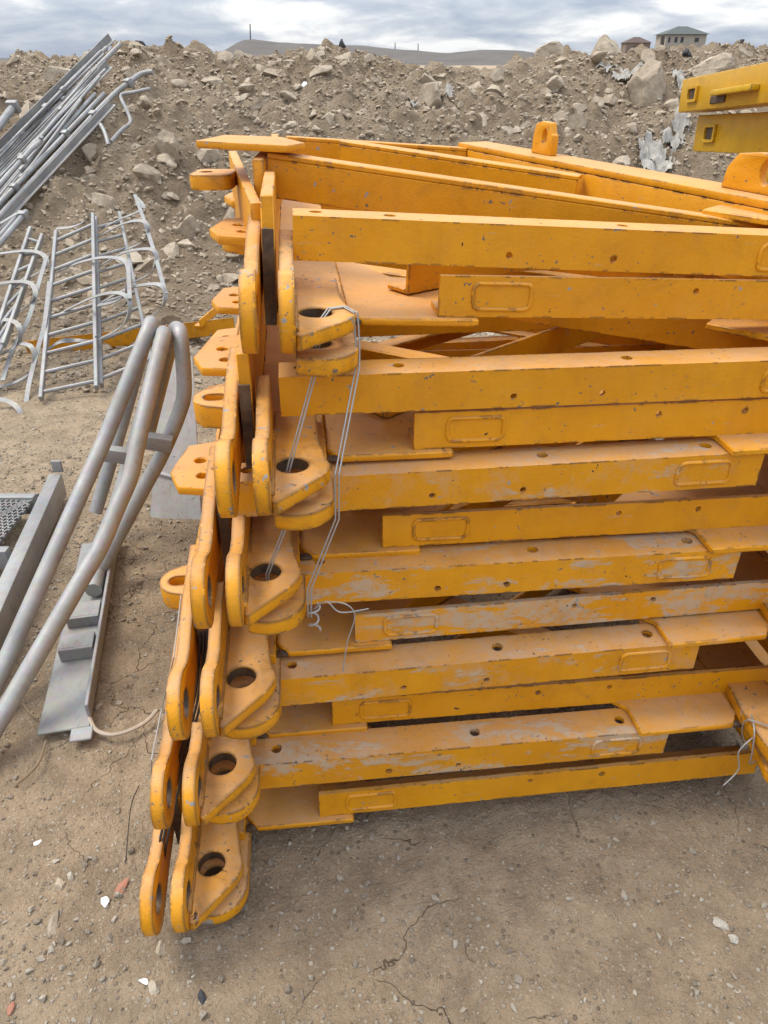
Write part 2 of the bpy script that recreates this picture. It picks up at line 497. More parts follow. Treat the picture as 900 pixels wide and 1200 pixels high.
def rock_mat(name='stone', a=(0.31, 0.240, 0.168), b=(0.50, 0.42, 0.315)):
    t = NT(name)
    tint = t.attr('tint')
    c = t.mix(tint, a, b)
    c = t.mix(t.math('MULTIPLY', t.ramp(t.noise(26, 6, 0.7), (0.40, 0), (0.66, 1)), 0.5), c, (0.54, 0.48, 0.39))
    c = t.mix(t.math('MULTIPLY', t.ramp(t.noise(11, 5, 0.7), (0.42, 1), (0.6, 0)), 0.4), c, (0.19, 0.15, 0.108))
    return t.done(c, 0.92, 0, t.bump(t.noise(38, 7, 0.75), 0.7, 0.02), 0.2)
M_ROCK = rock_mat()
M_GRAVEL = rock_mat('gravel_stone', (0.17, 0.135, 0.10), (0.50, 0.45, 0.37))

def simple(name, color, rough=0.8, var=0.25, scale=12, metal=0.0, bump=0.2):
    t = NT(name)
    dk = tuple(v * (1 - var) for v in color)
    c = t.mix(t.ramp(t.noise(scale, 5, 0.65), (0.3, 0), (0.7, 1)), dk, color)
    return t.done(c, rough, metal, t.bump(t.noise(scale * 4, 4), bump, 0.01))
M_WHITE = simple('white_plastic', (0.42, 0.395, 0.35), 0.8, 0.5, 14)
M_SHARD = simple('white_ceramic', (0.80, 0.79, 0.77), 0.4, 0.1)
M_PLASTERCRUMB = simple('crumbled_plaster', (0.60, 0.55, 0.47), 0.95, 0.35, 60, 0, 1.0)
M_BRICK = simple('red_ceramic', (0.34, 0.15, 0.095), 0.8)
M_PLASTER = simple('pale_plaster', (0.42, 0.37, 0.30), 0.9, 0.2, 1.5)
M_PLASTER2 = simple('brown_brick_wall', (0.22, 0.17, 0.14), 0.9, 0.3, 2)
M_ROOFG = simple('green_roof_sheet', (0.055, 0.068, 0.060), 0.6, 0.2, 1)
M_ROOFB = simple('brown_roof', (0.095, 0.06, 0.05), 0.8, 0.2, 1)
M_GLASS = simple('window_glass_dark', (0.04, 0.045, 0.05), 0.2, 0.1, 1)
M_HILL = simple('scrub_hill', (0.115, 0.10, 0.088), 0.95, 0.35, 0.02)
M_POLE = simple('weathered_pole', (0.10, 0.085, 0.075), 0.9)
M_BLACK = simple('black_plastic', (0.03, 0.03, 0.032), 0.6)
M_TWIG = simple('dry_twig', (0.22, 0.16, 0.10), 0.9)
M_RAG = simple('pale_rope_fibre', (0.45, 0.38, 0.30), 0.9)

# ------------------------------------------------------------------ setting: ground, mound, hills
def grid_obj(name, xs, ys, zf, mat):
    X, Y = np.meshgrid(xs, ys)
    Z = zf(X, Y)
    V = np.stack([X.ravel(), Y.ravel(), Z.ravel()], 1)
    nx, ny = len(xs), len(ys)
    i = np.arange(nx * ny).reshape(ny, nx)
    Fq = np.stack([i[:-1, :-1].ravel(), i[:-1, 1:].ravel(), i[1:, 1:].ravel(), i[1:, :-1].ravel()], 1)
    me = bpy.data.meshes.new(name)
    me.vertices.add(len(V)); me.vertices.foreach_set('co', V.ravel())
    me.loops.add(Fq.size); me.loops.foreach_set('vertex_index', Fq.ravel())
    me.polygons.add(len(Fq))
    me.polygons.foreach_set('loop_start', np.arange(0, Fq.size, 4))
    me.polygons.foreach_set('use_smooth', np.ones(len(Fq), bool))
    me.update(calc_edges=True)
    return link(name, me, mat)

def spaced(fine_lo, fine_hi, step, lo, hi):
    a = list(np.arange(fine_lo, fine_hi, step))
    d, v = step, fine_lo
    left = []
    while v > lo:
        d *= 1.35; v -= d; left.append(v)
    d, v = step, a[-1]
    right = []
    while v < hi:
        d *= 1.35; v += d; right.append(v)
    return np.array(left[::-1] + a + right)

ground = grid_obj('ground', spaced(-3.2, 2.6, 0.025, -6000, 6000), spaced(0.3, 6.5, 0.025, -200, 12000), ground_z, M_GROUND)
tag(ground, kind='structure')
mound = grid_obj('mound', spaced(-6.5, 6.5, 0.03, -15, 15), spaced(3.6, 10.6, 0.028, 3.4, 16), mound_z, M_MOUND)
tag(mound, kind='structure')

def hill_z(x, y):
    px = 450 + 860 * x / (0.853 * y)     # bearing across the view
    prof = np.interp(px, [-400, 100, 255, 285, 300, 330, 430, 520, 560, 600, 640, 700, 900, 1300],
                     [8, 11, 16, 37, 38, 34, 29, 18, 23, 22, 17, 15, 18, 22])
    z = prof * np.exp(-((y - 1500) / 260.0) ** 2) + 3.0 * fbm(x / 60, y / 60, 5, 4)
    near = 5.2 * np.exp(-((y - 150) / 60.0) ** 2) * sstep(20, 60, x)
    return np.maximum(z * sstep(600, 1100, y), near) - 1.2
hills = grid_obj('hills', np.linspace(-1500, 1900, 240), np.concatenate([np.linspace(40, 300, 40), np.linspace(330, 2600, 130)]), hill_z, M_HILL)
tag(hills, kind='structure')

# ------------------------------------------------------------------ loose stones
def rock_proto(seed, sub, rough=0.28, squash=(1, 0.8, 0.65)):
    rnd = random.Random(seed)
    bm = bmesh.new()
    bmesh.ops.create_icosphere(bm, subdivisions=sub, radius=1)
    # cut with random planes for angular faces
    planes = []
    for k in range(9):
        n = Vector((rnd.uniform(-1, 1), rnd.uniform(-1, 1), rnd.uniform(-1, 1))).normalized()
        planes.append((n, rnd.uniform(0.38, 0.75)))
    offs = Vector((rnd.uniform(0, 50), rnd.uniform(0, 50), rnd.uniform(0, 50)))
    from mathutils import noise as mn
    for v in bm.verts:
        p = v.co.copy()
        for n, d in planes:
            ex = p.dot(n) - d
            if ex > 0: p -= n * ex
        p *= 1 + rough * 0.5 * mn.noise(p * 1.6 + offs) + rough * 0.35 * mn.noise(p * 4.1 + offs) + rough * 0.22 * mn.noise(p * 9.3 + offs)
        v.co = Vector((p.x * squash[0], p.y * squash[1], p.z * squash[2]))
    V = np.array([v.co[:] for v in bm.verts])
    Fc = np.array([[v.index for v in f.verts] for f in bm.faces])
    bm.free()
    return V, Fc

def scatter(name, protos, pts, sizes, seed, mat, sink=0.3, smooth=True, kind='stuff', tints=(1.6, 2.2)):
    rng = np.random.default_rng(seed)
    Vs, Fs, Ts, base = [], [], [], 0
    for p, s in zip(pts, sizes):
        V, Fc = protos[rng.integers(len(protos))]
        e_ = Euler((rng.uniform(-0.5, 0.5), rng.uniform(-0.5, 0.5), rng.uniform(0, 6.28)))
        m = np.array(e_.to_matrix())
        sc = s * np.array([rng.uniform(0.75, 1.3), rng.uniform(0.75, 1.2), rng.uniform(0.7, 1.15)])
        W = (V * sc) @ m.T + np.array(p) + np.array([0, 0, s * (0.55 - sink)])
        Vs.append(W); Fs.append(Fc + base); base += len(V)
        Ts.append(np.full(len(V), rng.beta(*tints)))
    V = np.concatenate(Vs); Fc = np.concatenate(Fs); T = np.concatenate(Ts)
    me = bpy.data.meshes.new(name)
    me.vertices.add(len(V)); me.vertices.foreach_set('co', V.ravel())
    me.loops.add(Fc.size); me.loops.foreach_set('vertex_index', Fc.ravel().astype(np.int32))
    me.polygons.add(len(Fc)); me.polygons.foreach_set('loop_start', np.arange(0, Fc.size, 3))
    me.polygons.foreach_set('use_smooth', np.full(len(Fc), smooth))
    me.update(calc_edges=True)
    if smooth: me.set_sharp_from_angle(angle=R(24))
    a = me.attributes.new('tint', 'FLOAT', 'POINT'); a.data.foreach_set('value', T.astype(np.float32))
    o = link(name, me, mat)
    return tag(o, kind=kind) if kind else o

P3 = [rock_proto(100 + k, 3) for k in range(8)]
P2 = [rock_proto(200 + k, 2) for k in range(10)]
P1 = [rock_proto(300 + k, 1, 0.35) for k in range(10)]

rng = np.random.default_rng(5)
def on_mound(n, x0, x1, y0, y1):
    x = rng.uniform(x0, x1, n); y = rng.uniform(y0, y1, n)
    z = mound_z(x, y); g = ground_z(x, y)
    return np.stack([x, y, np.maximum(z, g)], 1)
def power(n, lo, hi, a=2.2):
    u = rng.uniform(0, 1, n)
    return (lo ** (1 - a) + u * (hi ** (1 - a) - lo ** (1 - a))) ** (1 / (1 - a))

p = on_mound(8000, -6.2, 6.2, 4.2, 9.9)
tag(scatter('rubble', P2 + P3, p, power(8000, 0.020, 0.15, 3.1), 1, M_ROCK, sink=0.55), 'grey brown broken stones and clods strewn over the mound', 'rubble')
p = on_mound(42000, -6.2, 6.2, 3.7, 9.9)
tag(scatter('small_rubble', P1, p, power(42000, 0.008, 0.04, 2.4), 2, M_ROCK, smooth=False), 'fine crumbled stones and clods all over the slope of the mound', 'rubble')

n = 60000
x = rng.uniform(-3.0, 2.0, n); y = rng.uniform(0.35, 4.6, n)
clump = fbm(x * 1.4, y * 1.4, 77, 3)
keep = rng.uniform(0, 1, n) < np.clip(0.35 + 1.6 * clump, 0.12, 1) * np.clip(1.25 - 0.12 * y, 0.4, 1)
x, y = x[keep], y[keep]
p = np.stack([x, y, ground_z(x, y)], 1)
tag(scatter('gravel', P1, p, power(len(p), 0.0030, 0.014, 2.7), 3, M_GRAVEL, sink=0.3, tints=(0.8, 0.9)), 'small pebbles and crumbs of earth on the dry ground', 'gravel')

def boulder(u, v, w, h, seed, label, tint=0.7, squash=(1, 0.8, 0.8), rot=(0, 0, 0), sub=4, mat=None):
    """one stone that stands out: w, h its size in the photo"""
    p = at_surface(u, v)
    d = p.y * 0.853 + (CAMH - p.z) * 0.52
    s = 0.5 / F * d
    V, Fc = rock_proto(seed, sub, 0.22, (1, 1, 1))
    me = bpy.data.meshes.new('boulder')
    k = np.array([w * s, (w + h) * 0.5 * s * squash[1], h * s]) * 1.25
    W = (V * k) @ np.array(Euler(rot).to_matrix()).T
    me.from_pydata(W.tolist(), [], Fc.tolist())
    me.polygons.foreach_set('use_smooth', np.ones(len(Fc), bool))
    me.set_sharp_from_angle(angle=R(22))
    a = me.attributes.new('tint', 'FLOAT', 'POINT'); a.data.foreach_set('value', np.full(len(V), tint, np.float32))
    o = link('boulder', me, mat or M_ROCK)
    o.location = p + Vector((0, 0.02, 0.0))
    return tag(o, label, 'boulder', 'larger stones lying on the mound')
boulder(240, 184, 30, 24, 1, 'pale angular stone just above the left end of the topmost bar', 0.95)
boulder(199, 180, 24, 44, 2, 'upright grey slab of stone left of the topmost gusset', 0.45, rot=(0.2, 0, 0.3))
boulder(203, 302, 32, 28, 3, 'pale block of stone beside the strap of the ladder cage', 0.95)
boulder(224, 274, 40, 34, 4, 'rounded brown stone above the pale block near the ladder cage', 0.35)
boulder(766, 108, 46, 58, 5, 'largest brown boulder, right of centre below the pale house', 0.3, rot=(0, 0.25, 0))
boulder(838, 76, 60, 22, 6, 'long flat pale slab above the olive beams', 0.65, rot=(0, -0.1, 0.2))
boulder(584, 92, 26, 22, 7, 'pale stone near the crest right of the tilted dark slab', 0.8)
boulder(505, 121, 36, 34, 8, 'tilted dark grey slab in the middle of the slope', 0.25, rot=(0, -0.6, 0.2))
boulder(498, 97, 32, 26, 9, 'brown block leaning behind the tilted dark slab', 0.5)
boulder(567, 144, 22, 20, 10, 'square pale block on the middle of the slope', 0.8)
boulder(672, 148, 24, 34, 11, 'tall pale stone halfway up the slope above the small lug', 0.6)
boulder(336, 147, 26, 11, 12, 'small elongated stone, upper one of a pair above the orange bars', 0.6)
boulder(326, 159, 26, 12, 13, 'small elongated stone, lower one of a pair above the orange bars', 0.65)
boulder(366, 70, 22, 22, 14, 'rounded brown stone high on the crest left of the middle', 0.4)
boulder(653, 62, 40, 18, 15, 'flat brown block on the crest left of the small brown house', 0.5)
boulder(706, 66, 36, 34, 16, 'big light brown block on the crest beside the small brown house', 0.55)
boulder(672, 192, 22, 20, 17, 'grey stone on the slope right of the small lug', 0.5)
boulder(655, 142, 20, 18, 18, 'small round stone beside the tall pale stone', 0.45)

# ------------------------------------------------------------------ mast panels
L_BAR, H_BAR, T_BAR = 1.03, 0.0735, 0.010
def rrect(x0, y0, x1, y1, r, n=4):
    out = []
    for cx, cy, a in ((x1 - r, y1 - r, 0), (x0 + r, y1 - r, 90), (x0 + r, y0 + r, 180), (x1 - r, y0 + r, 270)):
        out += [(cx + r * math.cos(R(a + 90 * k / n)), cy + r * math.sin(R(a + 90 * k / n))) for k in range(n + 1)]
    return out

def angle_bar(bm, a, b, h, w, t, front_holes=(), flange_holes=()):
    """L section from a to b: upright flange facing -y with its foot at z=0, other flange at the bottom going +y"""
    M, L = frame(a, b)
    X, Y, Z = M.col[0].xyz, M.col[1].xyz, M.col[2].xyz
    plate(bm, [(0, 0), (L, 0), (L, h), (0, h)], [circle(cx, cz, r, 12) for cx, cz, r in front_holes], M.translation, X, Z, Y * t)
    plate(bm, [(0, t), (L, t), (L, w), (0, w)], [circle(cx, cz, r, 12) for cx, cz, r in flange_holes], M.translation, X, Y, Z * t)

def make_panel(seed, label, length=L_BAR, mats=None, ears=(), short=False, chord_len=2.1, plates=(0.36, 0.80, 1.55)):
    rnd = random.Random(seed)
    mp, mw, mb = mats or (M_PAINT, M_PAINT_WORN, M_PAINT)
    root = thing('mast_panel', (0, 0, 0), label, 'crane panel', 'steel crane mast panels in the stack')
    CH = 0.62 if short else chord_len
    # chord: big angle running away from the camera, its flanges held between the fork plates
    bm = bmesh.new()
    plate(bm, [(-0.02, -0.012), (CH, -0.012), (CH, 0.198), (0.0, 0.198)], [circle(CH - 0.3, 0.1, 0.02, 12)], (-0.312, 0, 0), (0, 1, 0), (0, 0, 1), (0.022, 0, 0))
    plate(bm, [(-0.290, -0.03), (-0.165, -0.03), (-0.165, CH), (-0.290, CH)], [circle(-0.228, 0.0, 0.0, 3)] if False else [], (0, 0, -0.012), (1, 0, 0), (0, 1, 0), (0, 0, 0.024))
    obj('chord', bm, mp, root, 0.002, 1)
    bm = bmesh.new()
    box(bm, (-0.3108, -0.026, -0.010), (-0.2912, -0.0202, 0.150))
    obj('flange_end', bm, M_DARK, root)
    def lining(c, r, a, b, axis, parent):
        bm = bmesh.new()
        ring = []
        for w_ in (a + 0.002, b - 0.002):
            ring.append([bm.verts.new((w_, c[0] + r * math.cos(k * math.pi / 12), c[1] + r * math.sin(k * math.pi / 12)) if axis == 'x' else (c[0] + r * math.cos(k * math.pi / 12), c[1] + r * math.sin(k * math.pi / 12), w_)) for k in range(24)])
        for k in range(24): bm.faces.new((ring[0][k], ring[0][(k + 1) % 24], ring[1][(k + 1) % 24], ring[1][k]))
        obj('pin_hole', bm, M_DARK, parent)
    # upright fork plates, one on each side of the upright flange
    def lug(back):
        c = (-0.190, 0.060); r = 0.062
        out = [(back, 0.016), (0.0, 0.016), (-0.10, 0.012)]
        out += circle(c[0], c[1], r, 16, R(-75), R(-288), True)
        out += [(-0.128, 0.100), (-0.09, 0.098), (-0.04, 0.112), (0.04, 0.130), (back, 0.130 + 0.08 * (back - 0.04))]
        return out
    for x0, back_ in ((-0.2835, 0.07), (-0.340, 0.20)):
        bm = bmesh.new()
        plate(bm, lug(back_), [circle(-0.190, 0.060, 0.027, 20)], (x0, 0, 0), (0, 1, 0), (0, 0, 1), (0.024, 0, 0))
        lg = obj('fork_lug', bm, mw, root, 0.0032, 2)
        lining((-0.190, 0.060), 0.0262, x0, x0 + 0.024, 'x', lg)
    # lying fork plates above and under the lying flange
    tri = [(-0.2595, 0.12), (-0.2595, -0.232), (-0.252, -0.236)]
    tri += [(-0.178, -0.158)] + circle(-0.212, -0.118, 0.050, 8, R(-38), R(25), True) + [(-0.178, -0.02), (-0.178, 0.12)]
    bm = bmesh.new()
    plate(bm, tri, [circle(-0.226, -0.112, 0.0275, 20)], (0, 0, 0.0135), (1, 0, 0), (0, 1, 0), (0, 0, 0.025))
    lg = obj('fork_lug', bm, mw, root, 0.003, 2)
    lining((-0.226, -0.112), 0.0267, 0.0135, 0.0385, 'z', lg)
    bm = bmesh.new()
    tube(bm, [(-0.2588, -0.215 + 0.0125 * k, 0.0385) for k in range(20)], [0.0045 + rnd.uniform(-.0008, .0012) for _ in range(20)], 8)
    obj('weld', bm, mw, root)
    disc = [(-0.2595, 0.12)] + [(-0.2595, -0.17)] + circle(-0.222, -0.128, 0.066, 18, R(-125), R(0), True) + [(-0.156, 0.0), (-0.175, 0.12)]
    bm = bmesh.new()
    plate(bm, disc, [circle(-0.226, -0.112, 0.0275, 20)], (0, 0, -0.042), (1, 0, 0), (0, 1, 0), (0, 0, 0.029))
    lg = obj('fork_lug', bm, mw, root, 0.003, 2)
    lining((-0.226, -0.112), 0.0267, -0.042, -0.013, 'z', lg)
    # gusset under the bar's end
    bm = bmesh.new()
    g = [(-0.163, 0.02), (-0.138, -0.012), (0.075, -0.014), (0.075, 0.06), (0.20, 0.19), (0.12, 0.27), (-0.05, 0.30), (-0.163, 0.52)]
    plate(bm, g, [], (0, 0, -0.0145), (1, 0, 0), (0, 1, 0), (0, 0, 0.0135))
    obj('gusset', bm, mp, root, 0.0025, 1)
    bm = bmesh.new()
    box(bm, (-0.166, -0.014, -0.013), (-0.140, 0.004, -0.003))
    obj('weld', bm, M_DARK, root, 0.005, 2)
    # front bar with its weld pad
    bm = bmesh.new()
    fh = [(0.30 + 0.17 * k + rnd.uniform(-.02, .02), 0.052, 0.006) for k in range(1, 3)]
    flh = [(0.10, 0.04, 0.011), (0.43, 0.04, 0.011), (0.86, 0.04, 0.011), (length - 0.04, 0.045, 0.012)]
    angle_bar(bm, (0, 0, 0), (length, 0, 0), H_BAR, 0.075, T_BAR, fh, flh)
    bar = obj('brace', bm, mb, root, 0.0018, 2)
    bm = bmesh.new()
    path = []
    for q in rrect(0.062, 0.014, 0.170, 0.060, 0.012, 4):
        path.append((q[0] + rnd.uniform(-.0012, .0012), -0.0005, q[1] + 0.004 * math.sin((q[0]) * 40)))
    tube(bm, path + [path[0]], [0.0033 + rnd.uniform(0, 0.0012) for _ in path] + [0.0036], 8, False)
    obj('weld_pad', bm, mb, bar)
    # the rest of the lattice, further in
    for nm, a, b, h in (('brace', (-0.163, 0.98, 0.002), (length, 0.98, 0.002), 0.06), ('brace', (-0.163, 2.0, 0.002), (length, 2.0, 0.002), 0.06),
                        ('diagonal', (-0.035, 0.14, 0.002), (length - 0.04, 0.90, 0.002), 0.07), ('diagonal', (length - 0.02, 1.08, 0.002), (-0.15, 1.90, 0.002), 0.07)):
        if short: continue
        bm = bmesh.new()
        angle_bar(bm, a, b, h, 0.06, 0.009)
        obj(nm, bm, mp, root, 0.0015, 1)
    # plate for the neighbouring panel, sticking out of the chord on the other side
    for yy in plates:
        if short and yy > 0.5: continue
        bm = bmesh.new()
        pl = [(-0.313, yy - 0.14), (-0.313, yy + 0.10), (-0.405, yy + 0.07), (-0.428, yy - 0.05), (-0.405, yy - 0.12)]
        plate(bm, pl, [circle(-0.370, yy - 0.005, 0.013, 12), circle(-0.358, yy - 0.075, 0.013, 12)], (0, 0, 0.07), (1, 0, 0), (0, 1, 0), (0, 0, 0.018))
        obj('bolt_plate', bm, mp, root, 0.002, 1)
    for yy, zz in ears:
        bm = bmesh.new()
        pl = [(-0.313, yy - 0.05), (-0.313, yy + 0.10)] + circle(-0.365, yy + 0.02, 0.05, 10, R(110), R(250), True)
        plate(bm, pl, [rrect(-0.395, yy + 0.0, -0.350, yy + 0.035, 0.017)], (0, 0, 0.02), (1, 0, 0), (0, 1, 0), (0, 0, 0.045))
        obj('ear', bm, mw, root, 0.006, 2)
    return root

YAW = 0.115
# pose of each panel: corner of its front bar, tilt
A_POSE = [(-0.143, 1.048, 0.060, 0.05), (-0.112, 1.128, 0.265, -0.8), (-0.059, 1.164, 0.470, 0.5), (-0.003, 1.215, 0.675, -0.6), (0.056, 1.241, 0.880, -0.35), (0.098, 1.330, 1.106, -2.45)]
B_POSE = [(0.630, 1.130, 0.247, -0.5), (0.670, 1.182, 0.455, 0.6), (0.732, 1.240, 0.654, -0.7), (0.735, 1.267, 0.862, 0.17), (0.885, 1.330, 1.028, -0.45), (0.868, 1.430, 1.222, -3.4)]
A_LABEL = ['lowest orange panel lying on the earth, its lugs nearest the camera', 'second orange panel from the ground with lugs at its left end',
           'orange panel under the wire tangle with cement smeared along its front bar', 'orange panel with left lugs at mid height, right above the wire tangle',
           'orange panel with left lugs around which the tie wire passes midway', 'upper orange panel whose tall dark edged lugs start the tie wires']
B_LABEL = ['flipped orange panel just above the lowest bar, its left end hidden behind the lugs', 'flipped dusty orange panel below the cement smeared bar',
           'flipped orange panel speckled with cement above the cement smeared bar', 'flipped orange panel with faded pale blotches and its weld pad at the right end',
           'flipped orange panel whose thick bar starts under the round lug disc', 'flipped orange panel with the highest thick bar cut square at its left end']
A_MAT = [None, None, (M_PAINT, M_PAINT_WORN, M_PAINT_SPLAT), None, None, None]
B_MAT = [(M_PAINT, M_PAINT_WORN, M_PAINT_SPLAT2), (M_PAINT_DUSTY, M_PAINT_WORN, M_PAINT_DUSTY), (M_PAINT_DUSTY, M_PAINT_WORN, M_PAINT_SPLAT2), (M_PAINT, M_PAINT_WORN, M_PAINT_DUSTY), None, None]
EARS = [(), (), ((0.16, 0),), (), ((0.12, 0),), ((0.42, 0),)]
for k in range(6):
    x, y, z, t = A_POSE[k]
    o = make_panel(10 + k, A_LABEL[k], mats=A_MAT[k], ears=[(e_[0], 0) for e_ in EARS[k]], plates=[(1.55,), (1.55,), (1.2,), (0.25, 1.1), (0.36, 0.8, 1.55), (0.36, 0.8)][k], chord_len=(1.25 if k == 5 else 2.1))
    o.location = (x, y, z); o.rotation_euler = (0, -R(t), YAW)
    x, y, z, t = B_POSE[k]
    o = make_panel(30 + k, B_LABEL[k], mats=B_MAT[k], short=(k == 5), length=(1.075 if k == 4 else L_BAR))
    o.location = (x, y, z); o.rotation_euler = (0, math.pi - R(t), YAW)

# topmost panel, laid askew
def askew_panel():
    root = thing('mast_panel', (0.25, 2.1, 1.26), 'topmost orange panel laid askew with a rail carrying two upright holed lugs', 'crane panel', 'steel crane mast panels in the stack')
    inv = Matrix.Translation(-Vector(root.location))
    def P(*a): return inv @ Vector(a)
    def member(nm, a, b, h, w, parent=root, flip=True, m=M_PAINT):
        bm = bmesh.new()
        M, L = frame(P(*a), P(*b))
        X, Y, Z = M.col[0].xyz, M.col[1].xyz, M.col[2].xyz
        # upright flange hanging from the top edge, lying flange on top
        plate(bm, [(0, 0), (L, 0), (L, -h), (0, -h)], [], M.translation, X, Z, Y * 0.01)
        plate(bm, [(0, 0.0), (L, 0.0), (L, w), (0, w)], [], M.translation + Z * 0.0005, X, Y, Z * 0.01)
        return obj(nm, bm, m, parent, 0.0018, 1)
    member('diagonal', (-0.235, 1.63, 1.338), (0.84, 1.545, 1.205), 0.073, 0.05)
    member('brace', (-0.13, 2.35, 1.302), (0.50, 2.06, 1.243), 0.075, 0.05)
    member('brace', (-0.30, 2.55, 1.297), (0.27, 2.66, 1.255), 0.075, 0.05)
    # rail
    a, b = Vector((0.80, 1.50, 1.250)), Vector((0.245, 2.72, 1.262))
    bm = bmesh.new()
    M, L = frame(P(*b), P(*a))
    X, Y, Z = M.col[0].xyz, M.col[1].xyz, M.col[2].xyz
    plate(bm, [(0, 0), (L, 0), (L, 0.11), (0, 0.11)], [], M.translation, X, Y, Z * 0.016)
    plate(bm, [(0, -0.001), (L, -0.001), (L, -0.15), (0, -0.15)], [], M.translation, X, Z, Y * 0.016)
    obj('chord', bm, M_PAINT, root, 0.003, 2)
    def lug(s, w, h, hole):
        bm = bmesh.new()
        out = [(s - w / 2, 0), (s + w / 2, 0), (s + w / 2, h * 0.62)] + [(s + w * 0.42, h * 0.66), (s + w * 0.34, h * 0.98), (s - w * 0.1, h), (s - w * 0.36, h * 0.92), (s - w * 0.47, h * 0.55)]
        plate(bm, out, [[(s + 0.01 + 0.6 * (q[0] - s), q[1]) for q in circle(s, h * 0.55, hole, 16)]], M.translation + Z * 0.0165 + Y * 0.05, X, Z, Y * 0.022)
        obj('lug', bm, M_PAINT, root, 0.003, 2)
    lug(L * 0.30, 0.10, 0.085, 0.020)
    lug(L * 0.885, 0.20, 0.076, 0.026)
    # gusset at the left end of the diagonal, with its stiffener
    bm = bmesh.new()
    c = P(-0.25, 1.68, 1.352)
    plate(bm, [(-0.13, -0.03), (0.06, -0.085), (0.09, -0.02), (0.03, 0.10), (-0.10, 0.12)], [], c, (1, 0, -0.02), (0, 1, 0), (0, 0, 0.014))
    obj('gusset', bm, M_PAINT, root, 0.003, 2)
    bm = bmesh.new()
    c = P(-0.262, 1.60, 1.351)
    plate(bm, [(0, -0.012), (0.30, 0), (0.30, -0.12), (0.05, -0.15), (0, -0.15)], [], c, (0, 1, 0), (0, 0, 1), (0.024, 0, 0))
    obj('stiffener', bm, M_PAINT_WORN, root, 0.003, 2)
    bm = bmesh.new()
    c = P(-0.242, 1.42, 1.351)
    plate(bm, [(0, -0.065), (0.62, -0.035), (0.62, -0.21), (0.0, -0.23)], [], c, Vector((-0.144, 0.60, 0)).normalized(), (0, 0, 1), (0.02, 0.005, 0))
    obj('stiffener', bm, M_PAINT, root, 0.003, 2)
    bm = bmesh.new()
    c = P(-0.38, 1.75, 1.27)
    plate(bm, rrect(-0.035, -0.06, 0.054, 0.05, 0.02), [circle(-0.005, 0, 0.014, 12)], c, (1, 0, 0), (0, 1, 0), (0, 0, 0.03))
    obj('ear', bm, M_PAINT_WORN, root, 0.004, 2)
askew_panel()

# ------------------------------------------------------------------ tie wires
def wire(label, pts, r=0.0016, mat=None, name='tie_wire', curl=True):
    bm = bmesh.new()
    tube(bm, smooth_path(pts, 8) if curl else [Vector(p) for p in pts], r, 6)
    return tag(obj(name, bm, mat or M_WIRE), label, 'wire')
def panel_point(k, local):
    x, y, z, t = A_POSE[k]
    return Vector((x, y, z)) + Euler((0, -R(t), YAW)).to_matrix() @ Vector(local)
H0 = (-0.226, -0.112, 0.03)
def strand(off):
    o = Vector(off)
    return [panel_point(5, (-0.176, -0.085, 0.041)) + o, panel_point(5, (-0.205, -0.098, 0.041)) + o, panel_point(5, (-0.224, -0.112, 0.02)) + o, panel_point(5, (-0.226, -0.120, -0.045)) + o,
            panel_point(4, (-0.236, -0.114, 0.03)) + o, panel_point(4, (-0.236, -0.118, -0.05)) + o, panel_point(3, (-0.226, -0.108, 0.03)) + o, panel_point(3, (-0.224, -0.112, -0.02)) + o]
wire('tie wire threaded through the pin holes of the upper three lugs', strand((0, 0, 0)), 0.0016, curl=False)
wire('second strand of tie wire beside the one threaded through the pin holes', strand((0.005, -0.002, 0)), 0.0016, curl=False)
def strand2(off):
    o = Vector(off)
    return [panel_point(5, (-0.176, -0.085, 0.041)) + o, panel_point(5, (-0.158, -0.122, 0.041)) + o, panel_point(5, (-0.154, -0.128, -0.01)) + o, panel_point(5, (-0.155, -0.145, -0.045)) + o,
            panel_point(4, (-0.150, -0.165, 0.045)) + o, panel_point(4, (-0.152, -0.160, -0.045)) + o, panel_point(3, (-0.146, -0.162, 0.03)) + o, panel_point(3, (-0.148, -0.160, -0.035)) + o]
wire('outer tie wire running down past the right edge of the lugs', strand2((0, 0, 0)), 0.0016, curl=False)
wire('second strand of the outer tie wire', strand2((-0.006, 0.001, 0)), 0.0016, curl=False)
c = panel_point(3, (-0.143, -0.157, -0.02))
coil = [c + Vector((0.010 * math.cos(a) * (1 + 0.25 * math.sin(a * 0.7)), 0.008 * math.sin(a), -0.05 + 0.0045 * a)) for a in [k * 0.9 for k in range(16)]]
wire('twisted knot of wire hanging at the end of the tie wires', coil, 0.002)
wire('loose end of wire curling away from the knot', [c, c + Vector((0.02, -0.01, 0.025)), c + Vector((0.06, -0.02, 0.028)), c + Vector((0.075, -0.02, 0.0)), c + Vector((0.06, -0.02, -0.06)), c + Vector((0.05, -0.022, -0.13))], 0.0013)
wire('short loose wire end sticking out over the bar', [c, c + Vector((0.025, -0.015, 0.03)), c + Vector((0.05, -0.02, 0.01)), c + Vector((0.10, -0.02, 0.018))], 0.0014)
for q, (dx, lab) in enumerate(((0.0, 'dark wire hanging in the gap between the lower lugs, leftmost of three'), (0.007, 'dark wire hanging in the gap between the lower lugs, middle one of three'), (0.014, 'dark wire hanging in the gap between the lower lugs, rightmost of three'))):
    d = Vector((dx, 0, 0))
    wire(lab, [panel_point(3, (-0.352, 0.0, 0.02)) + d, panel_point(2, (-0.318, -0.06, 0.0)) + d, panel_point(1, (-0.318, -0.085, 0.02)) + d, panel_point(0, (-0.325, -0.095, 0.09)) + d, panel_point(0, (-0.330, -0.105, 0.0)) + d * 0.3], 0.0026, M_DWIRE)
